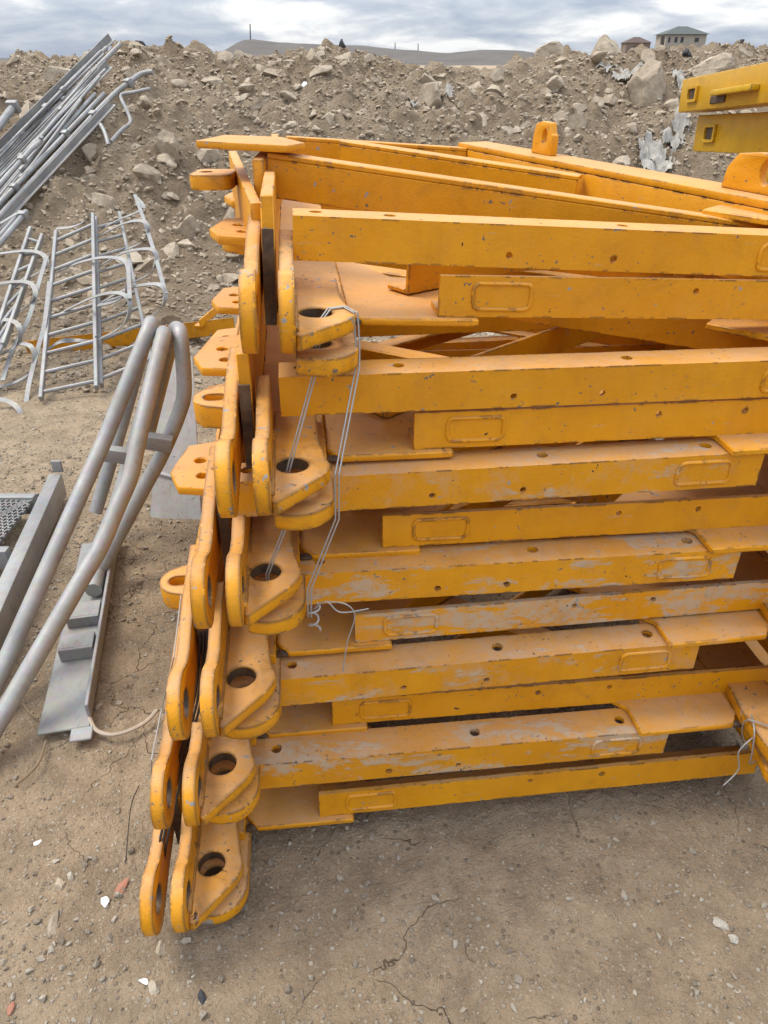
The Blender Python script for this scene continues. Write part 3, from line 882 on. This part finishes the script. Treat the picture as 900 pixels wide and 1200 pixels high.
wire('grey wire stretched down the outer side of the lower lugs', [panel_point(2, (-0.345, 0.05, 0.12)), panel_point(2, (-0.345, -0.10, 0.09)), panel_point(1, (-0.344, -0.03, 0.12)), panel_point(1, (-0.345, -0.16, 0.12)), panel_point(0, (-0.346, -0.03, 0.11))], 0.0014, curl=False)
p0 = at_z(163, 962, 0.0)
wire('thin dark wire bent over the ground beside the lowest lug', [p0 + Vector((0.012, 0.02, 0.10)), p0 + Vector((-0.01, 0.0, 0.05)), at_z(148, 1000, 0.012), at_z(147, 1012, 0.004)], 0.0012, M_DWIRE)
def panel_point_b(k, local):
    x, y, z, t = B_POSE[k]
    return Vector((x, y, z)) + Euler((0, math.pi - R(t), YAW)).to_matrix() @ Vector(local)
def PB(x, y, z): return panel_point_b(0, (x, y, -z))
wire('bright wire tied round the lug at the right edge', [PB(-0.165, -0.02, 0.05), PB(-0.150, -0.06, 0.046), PB(-0.150, -0.075, 0.0), PB(-0.16, -0.07, -0.046), PB(-0.19, -0.05, -0.05), PB(-0.165, -0.02, -0.02), PB(-0.150, -0.03, 0.046), PB(-0.19, -0.06, 0.05)], 0.0018)
wire('loose end of wire at the right edge above the lowest bar', [PB(-0.150, -0.065, 0.03), PB(-0.125, -0.085, 0.05), PB(-0.105, -0.09, 0.02), PB(-0.115, -0.095, -0.03), PB(-0.09, -0.10, -0.07)], 0.0016)

# ------------------------------------------------------------------ second pile: olive yellow beams running past on the right
def olive_beam(a, b, h, w, label, bracket):
    a, b = Vector(a), Vector(b)
    root = thing('box_beam', a, label, 'beam', 'olive yellow beams piled on the right')
    M, L = frame((0, 0, 0), (b - a) * 2.7)
    mid = a + (b - a) * 0.5
    yl = M.col[1].xyz
    facing = (Vector((0, 0, CAMH)) - mid).dot(yl) > 0
    bm = bmesh.new()
    box(bm, (0, -w if facing else 0, -h), (L, 0 if facing else w, 0), M)
    obj('beam_body', bm, M_OLIVE, root, 0.006, 2)
    def fr(x0, x1, z0, z1, t, nm, mat):
        bm = bmesh.new()
        plate(bm, rrect(x0, z0, x1, z1, 0.008), [rrect(x0 + 0.015, z0 + 0.012, x1 - 0.015, z1 - 0.012, 0.006)] if nm == 'socket' else [], M @ Vector((0, face, 0)), M.col[0].xyz, M.col[2].xyz, M.col[1].xyz * t)
        return obj(nm, bm, mat, root, 0.002, 1)
    face = 0.0
    t = 0.012 if facing else -0.012
    sk = fr(0.10, 0.21, -h * 0.74, -h * 0.26, t, 'socket', M_OLIVE)
    bm = bmesh.new()
    box(bm, (0.12, -0.004, -h * 0.66), (0.19, 0.004, -h * 0.34), M)
    obj('socket_hole', bm, M_DARK, sk)
    if bracket:
        bm = bmesh.new()
        box(bm, (0.42, min(face, face + t * 3), -h * 0.66), (0.78, max(face, face + t * 3), -h * 0.50), M)
        obj('bracket', bm, M_OLIVE, root, 0.004, 2)
        bm = bmesh.new()
        box(bm, (0.36, min(face, face + t * 0.6), -h * 0.86), (0.50, max(face, face + t * 0.6), -h * 0.64), M)
        obj('bracket_foot', bm, M_DARK, root, 0.003, 1)
    return root
def beam_px(u1, v1, y1, u2, v2, y2, *a): return olive_beam(at_y(u1, v1, y1), at_y(u2, v2, y2), *a)
beam_px(800, 93, 4.0, 900, 72, 3.2, 0.138, 0.14, 'upper olive beam at the right edge with a bracket on its side', True)
beam_px(818, 135, 3.9, 900, 131, 3.3, 0.152, 0.14, 'lower olive beam at the right edge with only a slotted socket', False)
root = thing('trestle', (1.56, 2.95, 0), 'steel trestle standing under the olive beams', 'trestle')
for dy, top in ((-0.7, 1.262), (0.0, 1.205)):
    for dx in (-0.10, 0.22):
        bm = bmesh.new(); box(bm, (dx, dy, -0.02), (dx + 0.07, dy + 0.07, top - 0.081)); obj('leg', bm, M_OLIVE, root, 0.004)
    bm = bmesh.new(); box(bm, (-0.14, dy, top - 0.08), (0.36, dy + 0.07, top)); obj('top_rail', bm, M_OLIVE, root, 0.004)

# ------------------------------------------------------------------ galvanised handrails leaning on the pile
def pxs(*l): return [at_y(*q) for q in l]
def handrail(label, pts, clip=None):
    root = thing('handrail', pts[0], label, 'handrail', 'galvanised handrails leaning beside the panels')
    o = Vector(pts[0])
    bm = bmesh.new()
    tube(bm, [p - o for p in smooth_path(pts, 8)], 0.0240, 18)
    obj('rail', bm, M_TUBE, root)
    for (u, v, y) in clip or ():
        q = at_y(u, v, y) - o
        bm = bmesh.new()
        M, L = frame(q - Vector((0.045, 0, 0.0)), q + Vector((0.045, 0.01, -0.02)))
        box(bm, (0, -0.02, -0.035), (L, 0.02, 0.012), M)
        obj('bracket', bm, M_GALV_DARK, root, 0.004, 2)
    return root
def run(*l):
    out = []
    P = [at_y(*q) for q in l]
    for a, b in zip(P[:-1], P[1:]):
        n_ = max(1, int((b - a).length / 0.09))
        out += [a.lerp(b, k / n_) for k in range(n_)]
    return out + [P[-1]]
handrail('leftmost straight galvanised handrail tube with rounded top', run((-60, 925, 1.24), (124, 512, 2.03), (172, 392, 2.26)) + pxs((177, 379, 2.32), (174, 385, 2.40)) + run((166, 412, 2.44), (142, 500, 2.42), (112, 600, 2.3)))
handrail('middle galvanised handrail tube, bent and scuffed with rust', run((-40, 912, 1.20), (118, 640, 1.70), (152, 560, 1.86), (168, 490, 2.0), (189, 404, 2.18)) + pxs((192, 391, 2.25), (189, 398, 2.33)) + run((180, 440, 2.36), (150, 545, 2.3), (122, 640, 2.12)))
handrail('rightmost handrail tube with a kink below its rounded top', run((113, 676, 1.98), (190, 532, 2.14), (210, 484, 2.19), (216, 455, 2.21), (212, 398, 2.26)) + pxs((209, 386, 2.33), (203, 392, 2.40)) + run((190, 444, 2.42), (172, 515, 2.36)), [(184, 512, 2.1), (137, 527, 2.16)])

# grey sheet standing behind the handrails
bm = bmesh.new()
A_, B_, C_, D_ = at_y(176, 610, 2.42), at_y(238, 628, 2.38), at_y(226, 418, 2.78), at_y(190, 412, 2.80)
n_ = (B_ - A_).cross(D_ - A_).normalized()
for sgn in (1,):
    q = [bm.verts.new(p - A_ + n_ * d) for d in (0, 0.006) for p in (A_, B_, C_, D_)]
    for f in ((0, 1, 2, 3), (7, 6, 5, 4), (0, 4, 5, 1), (1, 5, 6, 2), (2, 6, 7, 3), (3, 7, 4, 0)): bm.faces.new([q[k] for k in f])
root = thing('steel_sheet', A_, 'dull grey steel sheet standing between the handrails and the orange panels', 'sheet')
obj('sheet', bm, M_SHEET, root, 0.002, 1)
bm = bmesh.new()
e1, e2 = (A_ * 0.72 + D_ * 0.28) - A_, (B_ * 0.72 + C_ * 0.28) - A_
ribbon(bm, [e1 + n_ * 0.004, e2 + n_ * 0.004], (0, 0, 0.02), 0.016)
obj('fold', bm, M_SHEET, root, 0.003, 1)

# grating platform at the left edge
root = thing('walkway_platform', (-1.28, 2.2, 0.0), 'galvanised walkway platform with mesh tread at the left edge', 'platform')
inv = Vector((-1.28, 2.2, 0.0))
bm = bmesh.new()
Mx, L = frame(Vector((-1.275, 2.56, 0.02)) - inv, Vector((-1.10, 1.50, 0.02)) - inv)
plate(bm, [(0, 0), (0, 0.10), (0.05, 0.10), (0.05, 0)], [], Mx.translation, -Mx.col[1].xyz if Mx.col[1].x > 0 else Mx.col[1].xyz, Mx.col[2].xyz, Mx.col[0].xyz * L)
obj('side_channel', bm, M_GALV, root, 0.006, 2)
bm = bmesh.new(); box(bm, (-0.03, 0.36, 0.12), (0.01, 0.372, 0.17)); obj('tab', bm, M_GALV_DARK, root, 0.003)
for y0 in (-0.17, 0.19):
    bm = bmesh.new(); box(bm, (-1.0, y0, 0.03), (-0.045 if y0 > 0 else 0.01, y0 + 0.035, 0.105)); obj('cross_rail', bm, M_GALV, root, 0.004, 2)
bm = bmesh.new()
def mesh_bar(x0, y0, x1, y1):
    Mb, Lb = frame((x0, y0, 0.09), (x1, y1, 0.09))
    box(bm, (0, -0.0025, -0.006), (Lb, 0.0025, 0.006), Mb)
nx = 46
for k in range(nx):
    xx = -1.0 + k * 0.02
    mesh_bar(xx, -0.134, xx + 0.16, 0.189) if xx + 0.16 < -0.045 else None
    mesh_bar(xx, 0.189, xx + 0.16, -0.134) if xx + 0.16 < -0.045 else None
for k in range(9):
    xx = -0.23 + k * 0.02
    f_ = (-0.045 - xx) / 0.16
    if f_ > 0.05:
        mesh_bar(xx, -0.134, -0.045, -0.134 + 0.323 * f_); mesh_bar(xx, 0.189, -0.045, 0.189 - 0.323 * f_)
obj('grating', bm, M_GALV_DARK, root)

# steel channel with welded brackets lying on the ground
a_, b_ = Vector((-0.835, 1.335, 0.012)), Vector((-1.03, 2.22, 0.012))
root = thing('steel_channel', a_, 'flat grey steel channel with welded brackets lying under the handrails', 'channel')
Mx, L = frame((0, 0, 0), b_ - a_)
bm = bmesh.new()
wy = 1 if Mx.col[1].x > 0 else -1
box(bm, (0, -0.065, 0), (L, 0.065, 0.008), Mx)
obj('web', bm, M_GALV_DARK, root, 0.002, 1)
bm = bmesh.new()
box(bm, (0.03, 0.057 * wy if wy > 0 else -0.067, 0.0085), (L, 0.067 if wy > 0 else -0.057, 0.055), Mx)
obj('lip', bm, M_GALV, root, 0.002, 1)
for x0, x1, h in ((0.27, 0.34, 0.05), (0.42, 0.50, 0.045)):
    bm = bmesh.new()
    box(bm, (x0, -0.05, 0.0085), (x0 + 0.008, 0.045, h), Mx); box(bm, (x0 + 0.0082, -0.05, h - 0.008), (x1, 0.045, h), Mx); box(bm, (x1 - 0.008, -0.05, 0.0085), (x1 - 0.0002, 0.045, h - 0.0082), Mx)
    obj('bracket', bm, M_GALV_DARK, root, 0.0015, 1)
bm = bmesh.new(); tube(bm, [Mx @ Vector((0.56, 0.02 * wy, 0.04)), Mx @ Vector((0.80, 0.03 * wy, 0.045))], 0.026, 16); obj('stub_tube', bm, M_TUBE, root)
bm = bmesh.new()
box(bm, (-0.045, 0.02 * wy if wy > 0 else -0.075, 0.002), (-0.001, 0.075 if wy > 0 else -0.02, 0.010), Mx)
obj('tab', bm, M_GALV, root, 0.002, 1)

# ------------------------------------------------------------------ caged ladders
def cage_ladder(label, bl, br, tl, tr, nr, hoops, straps, pad=True):
    root = thing('cage_ladder', bl, label, 'ladder', 'galvanised caged ladders lying on the rubble')
    o = Vector(bl)
    for a, b in ((bl, tl), (br, tr)):
        bm = bmesh.new()
        M, L = frame(a - o, b - o)
        box(bm, (0, -0.010, -0.019), (L, 0.010, 0.019), M)
        obj('stile', bm, M_GALV, root, 0.003, 1)
    for k in range(nr):
        t = (k + 0.35) / nr
        bm = bmesh.new()
        tube(bm, [bl.lerp(tl, t) - o, br.lerp(tr, t) - o], 0.0105, 8)
        obj('rung', bm, M_GALV, root)
    for h in hoops:
        bm = bmesh.new()
        ribbon(bm, [p - o for p in smooth_path(h, 7)], (0.010, 0.024, 0.010), 0.004)
        obj('hoop', bm, M_GALV_DARK, root)
    for s_ in straps:
        bm = bmesh.new()
        ribbon(bm, [p - o for p in smooth_path(s_, 6)], (0.020, 0.01, 0.0), 0.004)
        obj('strap', bm, M_GALV, root)
    return root
cage_ladder('galvanised ladder whose left stile stands on bare earth, nearest the handrails',
            at_y(48, 468, 3.55), at_y(113, 455, 3.62), at_y(66, 272, 4.9), at_y(109, 252, 5.0), 10,
            [pxs((68, 318, 4.6), (92, 308, 4.55), (118, 302, 4.5), (140, 303, 4.4), (150, 312, 4.3), (150, 336, 4.15), (138, 352, 4.1), (114, 358, 4.2)),
             pxs((62, 372, 4.2), (92, 356, 4.15), (120, 345, 4.1), (142, 344, 4.05), (152, 354, 4.0), (150, 372, 3.95), (138, 386, 3.9), (115, 398, 3.95)),
             pxs((66, 268, 5.0), (84, 266, 5.0), (98, 260, 5.0), (107, 250, 5.0)),
             pxs((55, 410, 3.95), (72, 400, 4.0), (90, 399, 4.05), (106, 400, 4.0), (114, 392, 3.95))],
            [pxs((150, 305, 4.35), (152, 350, 4.0))])
cage_ladder('galvanised ladder lying right of the double stile, with wide cage hoops',
            at_y(119, 452, 3.7), at_y(178, 428, 3.85), at_y(112, 256, 5.05), at_y(140, 250, 5.2), 10,
            [pxs((112, 272, 5.0), (138, 258, 5.0), (158, 250, 4.95), (168, 243, 5.0), (160, 232, 5.1)),
             pxs((114, 278, 4.9), (145, 262, 4.8), (166, 259, 4.7), (174, 268, 4.65), (166, 284, 4.65), (146, 293, 4.75)),
             pxs((116, 312, 4.6), (146, 296, 4.5), (176, 292, 4.4), (184, 303, 4.35), (176, 320, 4.3), (158, 330, 4.4)),
             pxs((118, 355, 4.25), (150, 338, 4.2), (184, 333, 4.1), (194, 345, 4.05), (188, 362, 4.0), (172, 374, 4.05))],
            [pxs((158, 228, 5.15), (170, 262, 4.75), (182, 300, 4.38), (194, 344, 4.05))])
cage_ladder('tangled caged ladder cut off by the left edge of the picture',
            at_y(-30, 470, 3.5), at_y(4, 405, 3.9), at_y(36, 268, 5.0), at_y(50, 276, 4.9), 9,
            [pxs((0, 262, 5.2), (20, 250, 5.3)),
             pxs((-20, 300, 4.8), (30, 294, 4.7), (52, 300, 4.6), (50, 316, 4.5), (20, 330, 4.5), (-10, 334, 4.6)),
             pxs((-20, 335, 4.5), (20, 330, 4.4), (38, 334, 4.3), (40, 350, 4.2), (20, 366, 4.2), (-10, 376, 4.2)),
             pxs((-20, 378, 4.1), (8, 375, 4.1), (22, 382, 4.0), (22, 400, 3.95), (8, 412, 3.9), (-20, 420, 3.9)),
             pxs((22, 402, 3.95), (36, 406, 3.9), (41, 420, 3.85), (36, 436, 3.8), (18, 448, 3.75), (-10, 456, 3.75)),
             pxs((-20, 466, 3.5), (8, 470, 3.5), (22, 480, 3.45), (26, 498, 3.4), (14, 514, 3.32), (-12, 528, 3.3))],
            [pxs((55, 300, 4.6), (46, 330, 4.35), (34, 372, 4.1), (14, 412, 3.95), (3, 446, 3.7)),
             pxs((58, 330, 4.35), (52, 380, 4.05), (44, 410, 3.9), (34, 450, 3.7), (28, 494, 3.42))])
# orange angle lying behind the ladders
root = thing('steel_angle', at_y(30, 402, 4.35), 'long orange steel angle lying behind the ladders', 'steel angle')
o_ = root.location
bm = bmesh.new(); angle_bar(bm, Vector((0, 0, -0.09)), at_y(275, 372, 4.5) - o_ - Vector((0, 0, 0.10)), 0.10, 0.08, 0.01)
obj('angle_leg', bm, M_PAINT_WORN, root, 0.002, 1)
bm = bmesh.new(); angle_bar(bm, at_y(236, 384, 4.42) - o_ - Vector((0, 0, 0.0)), at_y(262, 362, 4.7) - o_, 0.05, 0.05, 0.01)
obj('brace', bm, M_PAINT, root, 0.002, 1)

# ------------------------------------------------------------------ bundle of guard rails on the slope
def guard_rail(label, pts, w, kind, clamps=()):
    o = Vector(pts[0])
    root = thing('guard_rail', o, label, 'rail', 'galvanised rails lying in a bundle up the slope')
    bm = bmesh.new()
    P = [Vector(p) - o for p in (smooth_path(pts, 6) if len(pts) > 2 else pts)]
    if kind == 'tube': tube(bm, P, w / 2, 10)
    else:
        for a, b in zip(P[:-1], P[1:]):
            M, L = frame(a, b); box(bm, (0, -w / 2, -w / 2), (L, w / 2, -w / 2 + 0.008), M); box(bm, (0, -w / 2, -w / 2 + 0.0082), (L, -w / 2 + 0.008, w / 2), M)
    obj('rail', bm, M_GALV if kind == 'tube' else M_GALV_DARK, root)
    for t in clamps:
        i = min(int(t * (len(P) - 1)), len(P) - 2); f_ = t * (len(P) - 1) - i
        q = P[i].lerp(P[i + 1], f_)
        M, L = frame(q, q + (P[i + 1] - P[i]).normalized() * 0.07)
        bm = bmesh.new(); box(bm, (0, -w * 0.8, -w * 0.8), (0.05, w * 0.8, w * 0.8), M); obj('clamp', bm, M_GALV, root, 0.01, 2)
    return root
def rail_px(label, u1, v1, y1, u0, v0, y0, w, kind, clamps=(), ext=0.9, end=()):
    a, b = at_y(u1, v1, y1), at_y(u0, v0, y0)
    pts = [at_y(*q) for q in end] + [a, a.lerp(b, 0.5), b, b + (b - a) * ext] if end else [a, b + (b - a) * ext]
    return guard_rail(label, pts, w, kind, clamps)
rail_px('highest rail of the bundle, its end standing out against the sky', 131, 43, 7.8, 0, 172, 6.7, 0.06, 'angle')
rail_px('thin rail just under the highest rail of the bundle', 125, 56, 7.7, 0, 180, 6.6, 0.036, 'tube', (0.3, 0.6))
rail_px('rail of the bundle with its cut end just below the sky', 141, 52, 7.7, 0, 192, 6.6, 0.04, 'tube', (0.25, 0.5))
rail_px('flat rail in the middle of the bundle, lying below the tubes', 128, 75, 7.5, 0, 203, 6.4, 0.06, 'angle')
rail_px('tube in the middle of the bundle with clamps along it', 108, 100, 7.3, 0, 214, 6.3, 0.036, 'tube', (0.1, 0.35, 0.6))
rail_px('long tube of the bundle just above the lowest bent one', 122, 110, 7.2, 0, 238, 6.0, 0.04, 'tube', (0.2, 0.45))
rail_px('lowest long rail of the bundle with a curved outer end', 127, 117, 7.0, 0, 253, 5.9, 0.042, 'tube', (0.3, 0.55), end=((179, 84, 7.2), (165, 87, 7.2), (150, 98, 7.1)))
rail_px('rail with flat underside lying along the lowest tube', 132, 120, 6.95, 0, 262, 5.85, 0.05, 'angle')
rail_px('short rail with a hooked end on top of the bundle', 36, 176, 6.4, 0, 216, 6.0, 0.036, 'tube', (0.5,), end=((48, 160, 6.5), (47, 166, 6.5)))
rail_px('short rail near the left edge ending in a clamp above the ladders', 31, 248, 5.7, 0, 285, 5.3, 0.04, 'tube', (0.04,))
rail_px('thin rail beside the short clamped one above the ladders', 24, 248, 5.7, 0, 276, 5.4, 0.03, 'tube')
rail_px('rail end with a clamp at the left edge, upper side of the bundle', 18, 122, 7.0, 0, 146, 6.7, 0.06, 'tube', (0.03,))
rb = random.Random(8)
for k in range(16):
    f_ = k / 15
    du = rb.uniform(-6, 6)
    rail_px('thin galvanised rod packed inside the bundle of rails', 118 - 6 * f_ + du + rb.uniform(-14, 8), 60 + 52 * f_ - du, 7.65 - 0.55 * f_ + rb.uniform(-.1, .1), 0, 178 + 66 * f_ + rb.uniform(-4, 4), 6.6 - 0.6 * f_, rb.choice((0.02, 0.024, 0.03)), rb.choice(('tube', 'tube', 'angle')), rb.choice(((), (0.2,), (0.4, 0.7))))
guard_rail('small bent flat bar hanging out under the curved rail end', pxs((176, 104, 7.0), (158, 108, 7.0), (142, 112, 7.0), (148, 128, 6.9), (153, 143, 6.8), (143, 152, 6.7), (130, 166, 6.5)), 0.03, 'tube')
guard_rail('short flat bar dangling left of the bent one under the bundle', pxs((118, 146, 6.6), (123, 156, 6.5), (127, 170, 6.4)), 0.03, 'tube')

# ------------------------------------------------------------------ houses, masts and posts beyond the mound
def house(u0, u1, v_eave, v_base, v_ridge, y, label, wall_m, roof_m, wins):
    a, b = at_y(u0, v_base, y), at_y(u1, v_base, y)
    W = b.x - a.x; hE = at_y(u0, v_eave, y).z - a.z; hR = at_y(u0, v_ridge, y).z - a.z; Dp = W * 0.8
    root = thing('house', a, label, 'house')
    bm = bmesh.new(); box(bm, (0, 0, -4.0), (W, Dp, hE)); wall = obj('wall', bm, wall_m, root, smooth=False)
    bm = bmesh.new()
    ov = 0.06 * W
    e_ = [bm.verts.new(p) for p in ((-ov, -ov, hE + 0.002), (W + ov, -ov, hE + 0.002), (W + ov, Dp + ov, hE + 0.002), (-ov, Dp + ov, hE + 0.002))]
    r_ = [bm.verts.new(p) for p in ((W * 0.38, Dp * 0.5, hR), (W * 0.62, Dp * 0.5, hR))]
    for f in ((e_[0], e_[1], r_[1], r_[0]), (e_[1], e_[2], r_[1]), (e_[2], e_[3], r_[0], r_[1]), (e_[3], e_[0], r_[0]), (e_[3], e_[2], e_[1], e_[0])): bm.faces.new(f)
    obj('roof', bm, roof_m, root, smooth=False)
    for x0, w, z0, h in wins:
        bm = bmesh.new(); box(bm, (x0 * W, -0.05, z0 * hE), ((x0 + w) * W, 0.2, (z0 + h) * hE)); obj('window', bm, M_GLASS, wall, smooth=False)
house(779, 826, 40, 54, 30, 150, 'pale house with a green hipped roof beyond the rubble crest', M_PLASTER, M_ROOFG, ((0.06, 0.05, 0.3, 0.45), (0.22, 0.07, 0.3, 0.45), (0.37, 0.07, 0.3, 0.45), (0.72, 0.10, 0.35, 0.35)))
house(733, 761, 50, 60, 43, 120, 'small brown house with a low pointed roof on the crest', M_PLASTER2, M_ROOFB, ((0.3, 0.15, 0.2, 0.4),))
def post(u, v0, v1, y, r, label, name='post', cat='post'):
    a, b = at_y(u, v0, y), at_y(u, v1, y)
    bm = bmesh.new(); tube(bm, [(0, 0, -r * 8), b - a], [r, r * 0.7], 8)
    o = obj(name, bm, M_POLE, None); o.location = a
    tag(o, label, cat)
post(293, 50, 28, 1500, 1.2, 'thin tall mast on the flat hilltop', 'radio_mast', 'mast')
for u, v0, v1, lab in ((463, 60, 50, 'utility pole on the far ridge, left one of two'), (490, 60, 51, 'utility pole on the far ridge, right one of two')):
    post(u, v0, v1, 1450, 0.9, lab, 'utility_pole', 'pole')
post(777, 58, 42, 9.6, 0.03, 'thin dark post in the rubble left of the pale house')
post(870, 56, 46, 9.6, 0.035, 'short dark post on the crest above the olive beams')

# ------------------------------------------------------------------ rags, scraps and shards
def rag(u, v, w, h, seed, label, lift=0.03, folds=1.0, name='plastic_rag', mat=None, cat='rag'):
    from mathutils import noise as mn
    p = at_surface(u, v)
    d = p.y * 0.853 + (CAMH - p.z) * 0.52
    sx, sy = w / F * d * 0.5, h / F * d * 0.6
    rnd = random.Random(seed)
    off = Vector((rnd.uniform(0, 90), rnd.uniform(0, 90), 0))
    bm = bmesh.new()
    N = 26
    V = []
    for j in range(N):
        for i in range(N):
            a, b = (i / (N - 1) - 0.5) * 2, (j / (N - 1) - 0.5) * 2
            q = Vector((a * 1.7, b * 1.7, 0)) + off
            edge = 1 + 0.45 * mn.noise(q * 1.5)
            x = a * sx * edge + 0.25 * sx * mn.noise(q * 1.1 + Vector((5, 0, 2)))
            y = b * sy * edge + 0.25 * sy * mn.noise(q * 1.1 + Vector((0, 7, 3)))
            wx, wy = p.x + x, p.y + y
            z = max(float(mound_z(wx, wy)), float(ground_z(wx, wy))) - p.z
            z += lift + folds * 0.35 * sx * (abs(mn.noise(q * 1.3)) + 0.6 * abs(mn.noise(q * 3.1 + off)) + 0.3 * abs(mn.noise(q * 6.3)))
            V.append(bm.verts.new((x, y, z)))
    for j in range(N - 1):
        for i in range(N - 1):
            q = Vector((i * 0.23, j * 0.23, 4)) + off
            if math.hypot(i / (N - 1) - 0.5, j / (N - 1) - 0.5) < 0.42 + 0.30 * mn.noise(q * 0.6) + 0.10 * mn.noise(q * 1.7):
                bm.faces.new((V[j * N + i], V[j * N + i + 1], V[j * N + N + i + 1], V[j * N + N + i]))
    bmesh.ops.delete(bm, geom=[v for v in bm.verts if not v.link_faces], context='VERTS')
    o = obj(name, bm, mat or M_WHITE, None, angle=180)
    o.location = p
    return tag(o, label, cat, 'pale rags and sacks caught in the rubble')
rag(768, 190, 44, 40, 1, 'crumpled white plastic sack in the rubble just left of the upright orange lug', folds=1.6)
rag(786, 170, 30, 26, 2, 'smaller white plastic scrap above the crumpled sack', folds=1.4)
rag(736, 96, 44, 26, 3, 'pale torn sacking left of the largest brown boulder', folds=1.3)
rag(712, 84, 26, 12, 4, 'thin pale rag below the brown block on the crest', folds=0.8)
rag(795, 96, 24, 26, 5, 'white sheet scrap touching the tip of the upper olive beam', folds=1.2)
rag(798, 150, 20, 24, 6, 'white plastic scrap beside the lower olive beam', folds=1.2)
rag(526, 105, 10, 34, 7, 'narrow pale rag hanging beside the tilted dark slab', folds=0.9)
rag(483, 124, 12, 22, 8, 'small pale rag left of the tilted dark slab', folds=0.9)
boulder(356, 101, 9, 8, 31, 'small white block of foam on the slope above the orange bars', 1.0, mat=M_SHARD, sub=2)
boulder(722, 121, 10, 9, 32, 'small white chip on the slope below the torn sacking', 1.0, mat=M_SHARD, sub=2)
boulder(165, 52, 16, 10, 33, 'black lump on the crest right of the bundle of rails', 0, mat=M_BLACK, sub=3)
boulder(401, 54, 7, 16, 34, 'upright black scrap on the crest near the middle', 0, mat=M_BLACK, sub=3)
boulder(806, 66, 12, 14, 35, 'black bag beside the post on the crest', 0, mat=M_BLACK, sub=3)

def shard(u, v, w, h, seed, label, mat, rot=0.0, thick=0.35, name='shard', cat='shard'):
    p = at_z(u, v, 0.0)
    p.z = float(ground_z(p.x, p.y))
    d = p.y * 0.853 + CAMH * 0.52
    V, Fc = rock_proto(seed, 3, 0.2, (1, 1, 1))
    s = 0.62 / F * d
    W = (V * np.array([w * s, h * s * 1.15, min(w, h) * s * thick])) @ np.array(Euler((0.1, 0.05, rot)).to_matrix()).T
    me = bpy.data.meshes.new(name)
    me.from_pydata(W.tolist(), [], Fc.tolist())
    a = me.attributes.new('tint', 'FLOAT', 'POINT'); a.data.foreach_set('value', np.full(len(V), 0.8, np.float32))
    o = link(name, me, mat); o.location = p + Vector((0, 0, 0.003))
    return tag(o, label, cat)
shard(122, 1057, 10, 11, 1, 'bright white ceramic shard left of the lowest lugs', M_SHARD, 0.6)
shard(169, 1148, 12, 8, 2, 'small bright white shard below the lowest lugs', M_SHARD, 0.2)
shard(181, 1155, 14, 14, 3, 'grey pebble touching the white shard below the lugs', M_ROCK, 0.4, 0.7, 'pebble', 'pebble')
shard(140, 1043, 12, 24, 4, 'flat leaf shaped reddish shard beside the lowest lugs', M_BRICK, -0.5, 0.2)
shard(62, 1082, 9, 34, 5, 'long thin pale stone lying on the earth at lower left', M_ROCK, 0.1, 0.5, 'pebble', 'pebble')
shard(70, 1034, 14, 12, 6, 'flat beige pebble above the long thin stone', M_ROCK, 0.3, 0.5, 'pebble', 'pebble')
shard(42, 985, 10, 7, 7, 'tiny white shard near the left edge', M_SHARD, 0.9)
shard(12, 1181, 9, 11, 8, 'small red tile fragment in the bottom left corner', M_BRICK, 0.1, 0.6)
shard(187, 1110, 10, 14, 9, 'grey pebble right under the tip of the lowest lug', M_ROCK, 0.1, 0.8, 'pebble', 'pebble')
shard(237, 1166, 9, 14, 10, 'dark pebble below the lowest holed lug', M_BLACK, 0.2, 0.8, 'pebble', 'pebble')
shard(843, 1082, 15, 20, 11, 'patch of crumbled white plaster near the right edge', M_PLASTERCRUMB, 0.5, 0.25, 'plaster_crumb', 'plaster')
shard(858, 1100, 14, 10, 12, 'smaller crumb of white plaster beside the larger patch', M_PLASTERCRUMB, 0.9, 0.3, 'plaster_crumb', 'plaster')
wire('frayed pale rope lying between the channel and the lugs', [at_z(104, 838, 0.02), at_z(112, 855, 0.015), at_z(130, 861, 0.015), at_z(152, 856, 0.015), at_z(172, 845, 0.015), at_z(184, 832, 0.02)], 0.0055, M_RAG, 'rope')
wire('thin dry twig lying left of the lowest lugs', [at_z(18, 920, 0.006), at_z(36, 905, 0.008), at_z(46, 892, 0.006), at_z(54, 868, 0.01)], 0.003, M_TWIG, 'twig')
wire('short dry twig under the end of the steel channel', [at_z(20, 815, 0.01), at_z(35, 835, 0.01), at_z(45, 842, 0.008)], 0.0025, M_TWIG, 'twig')
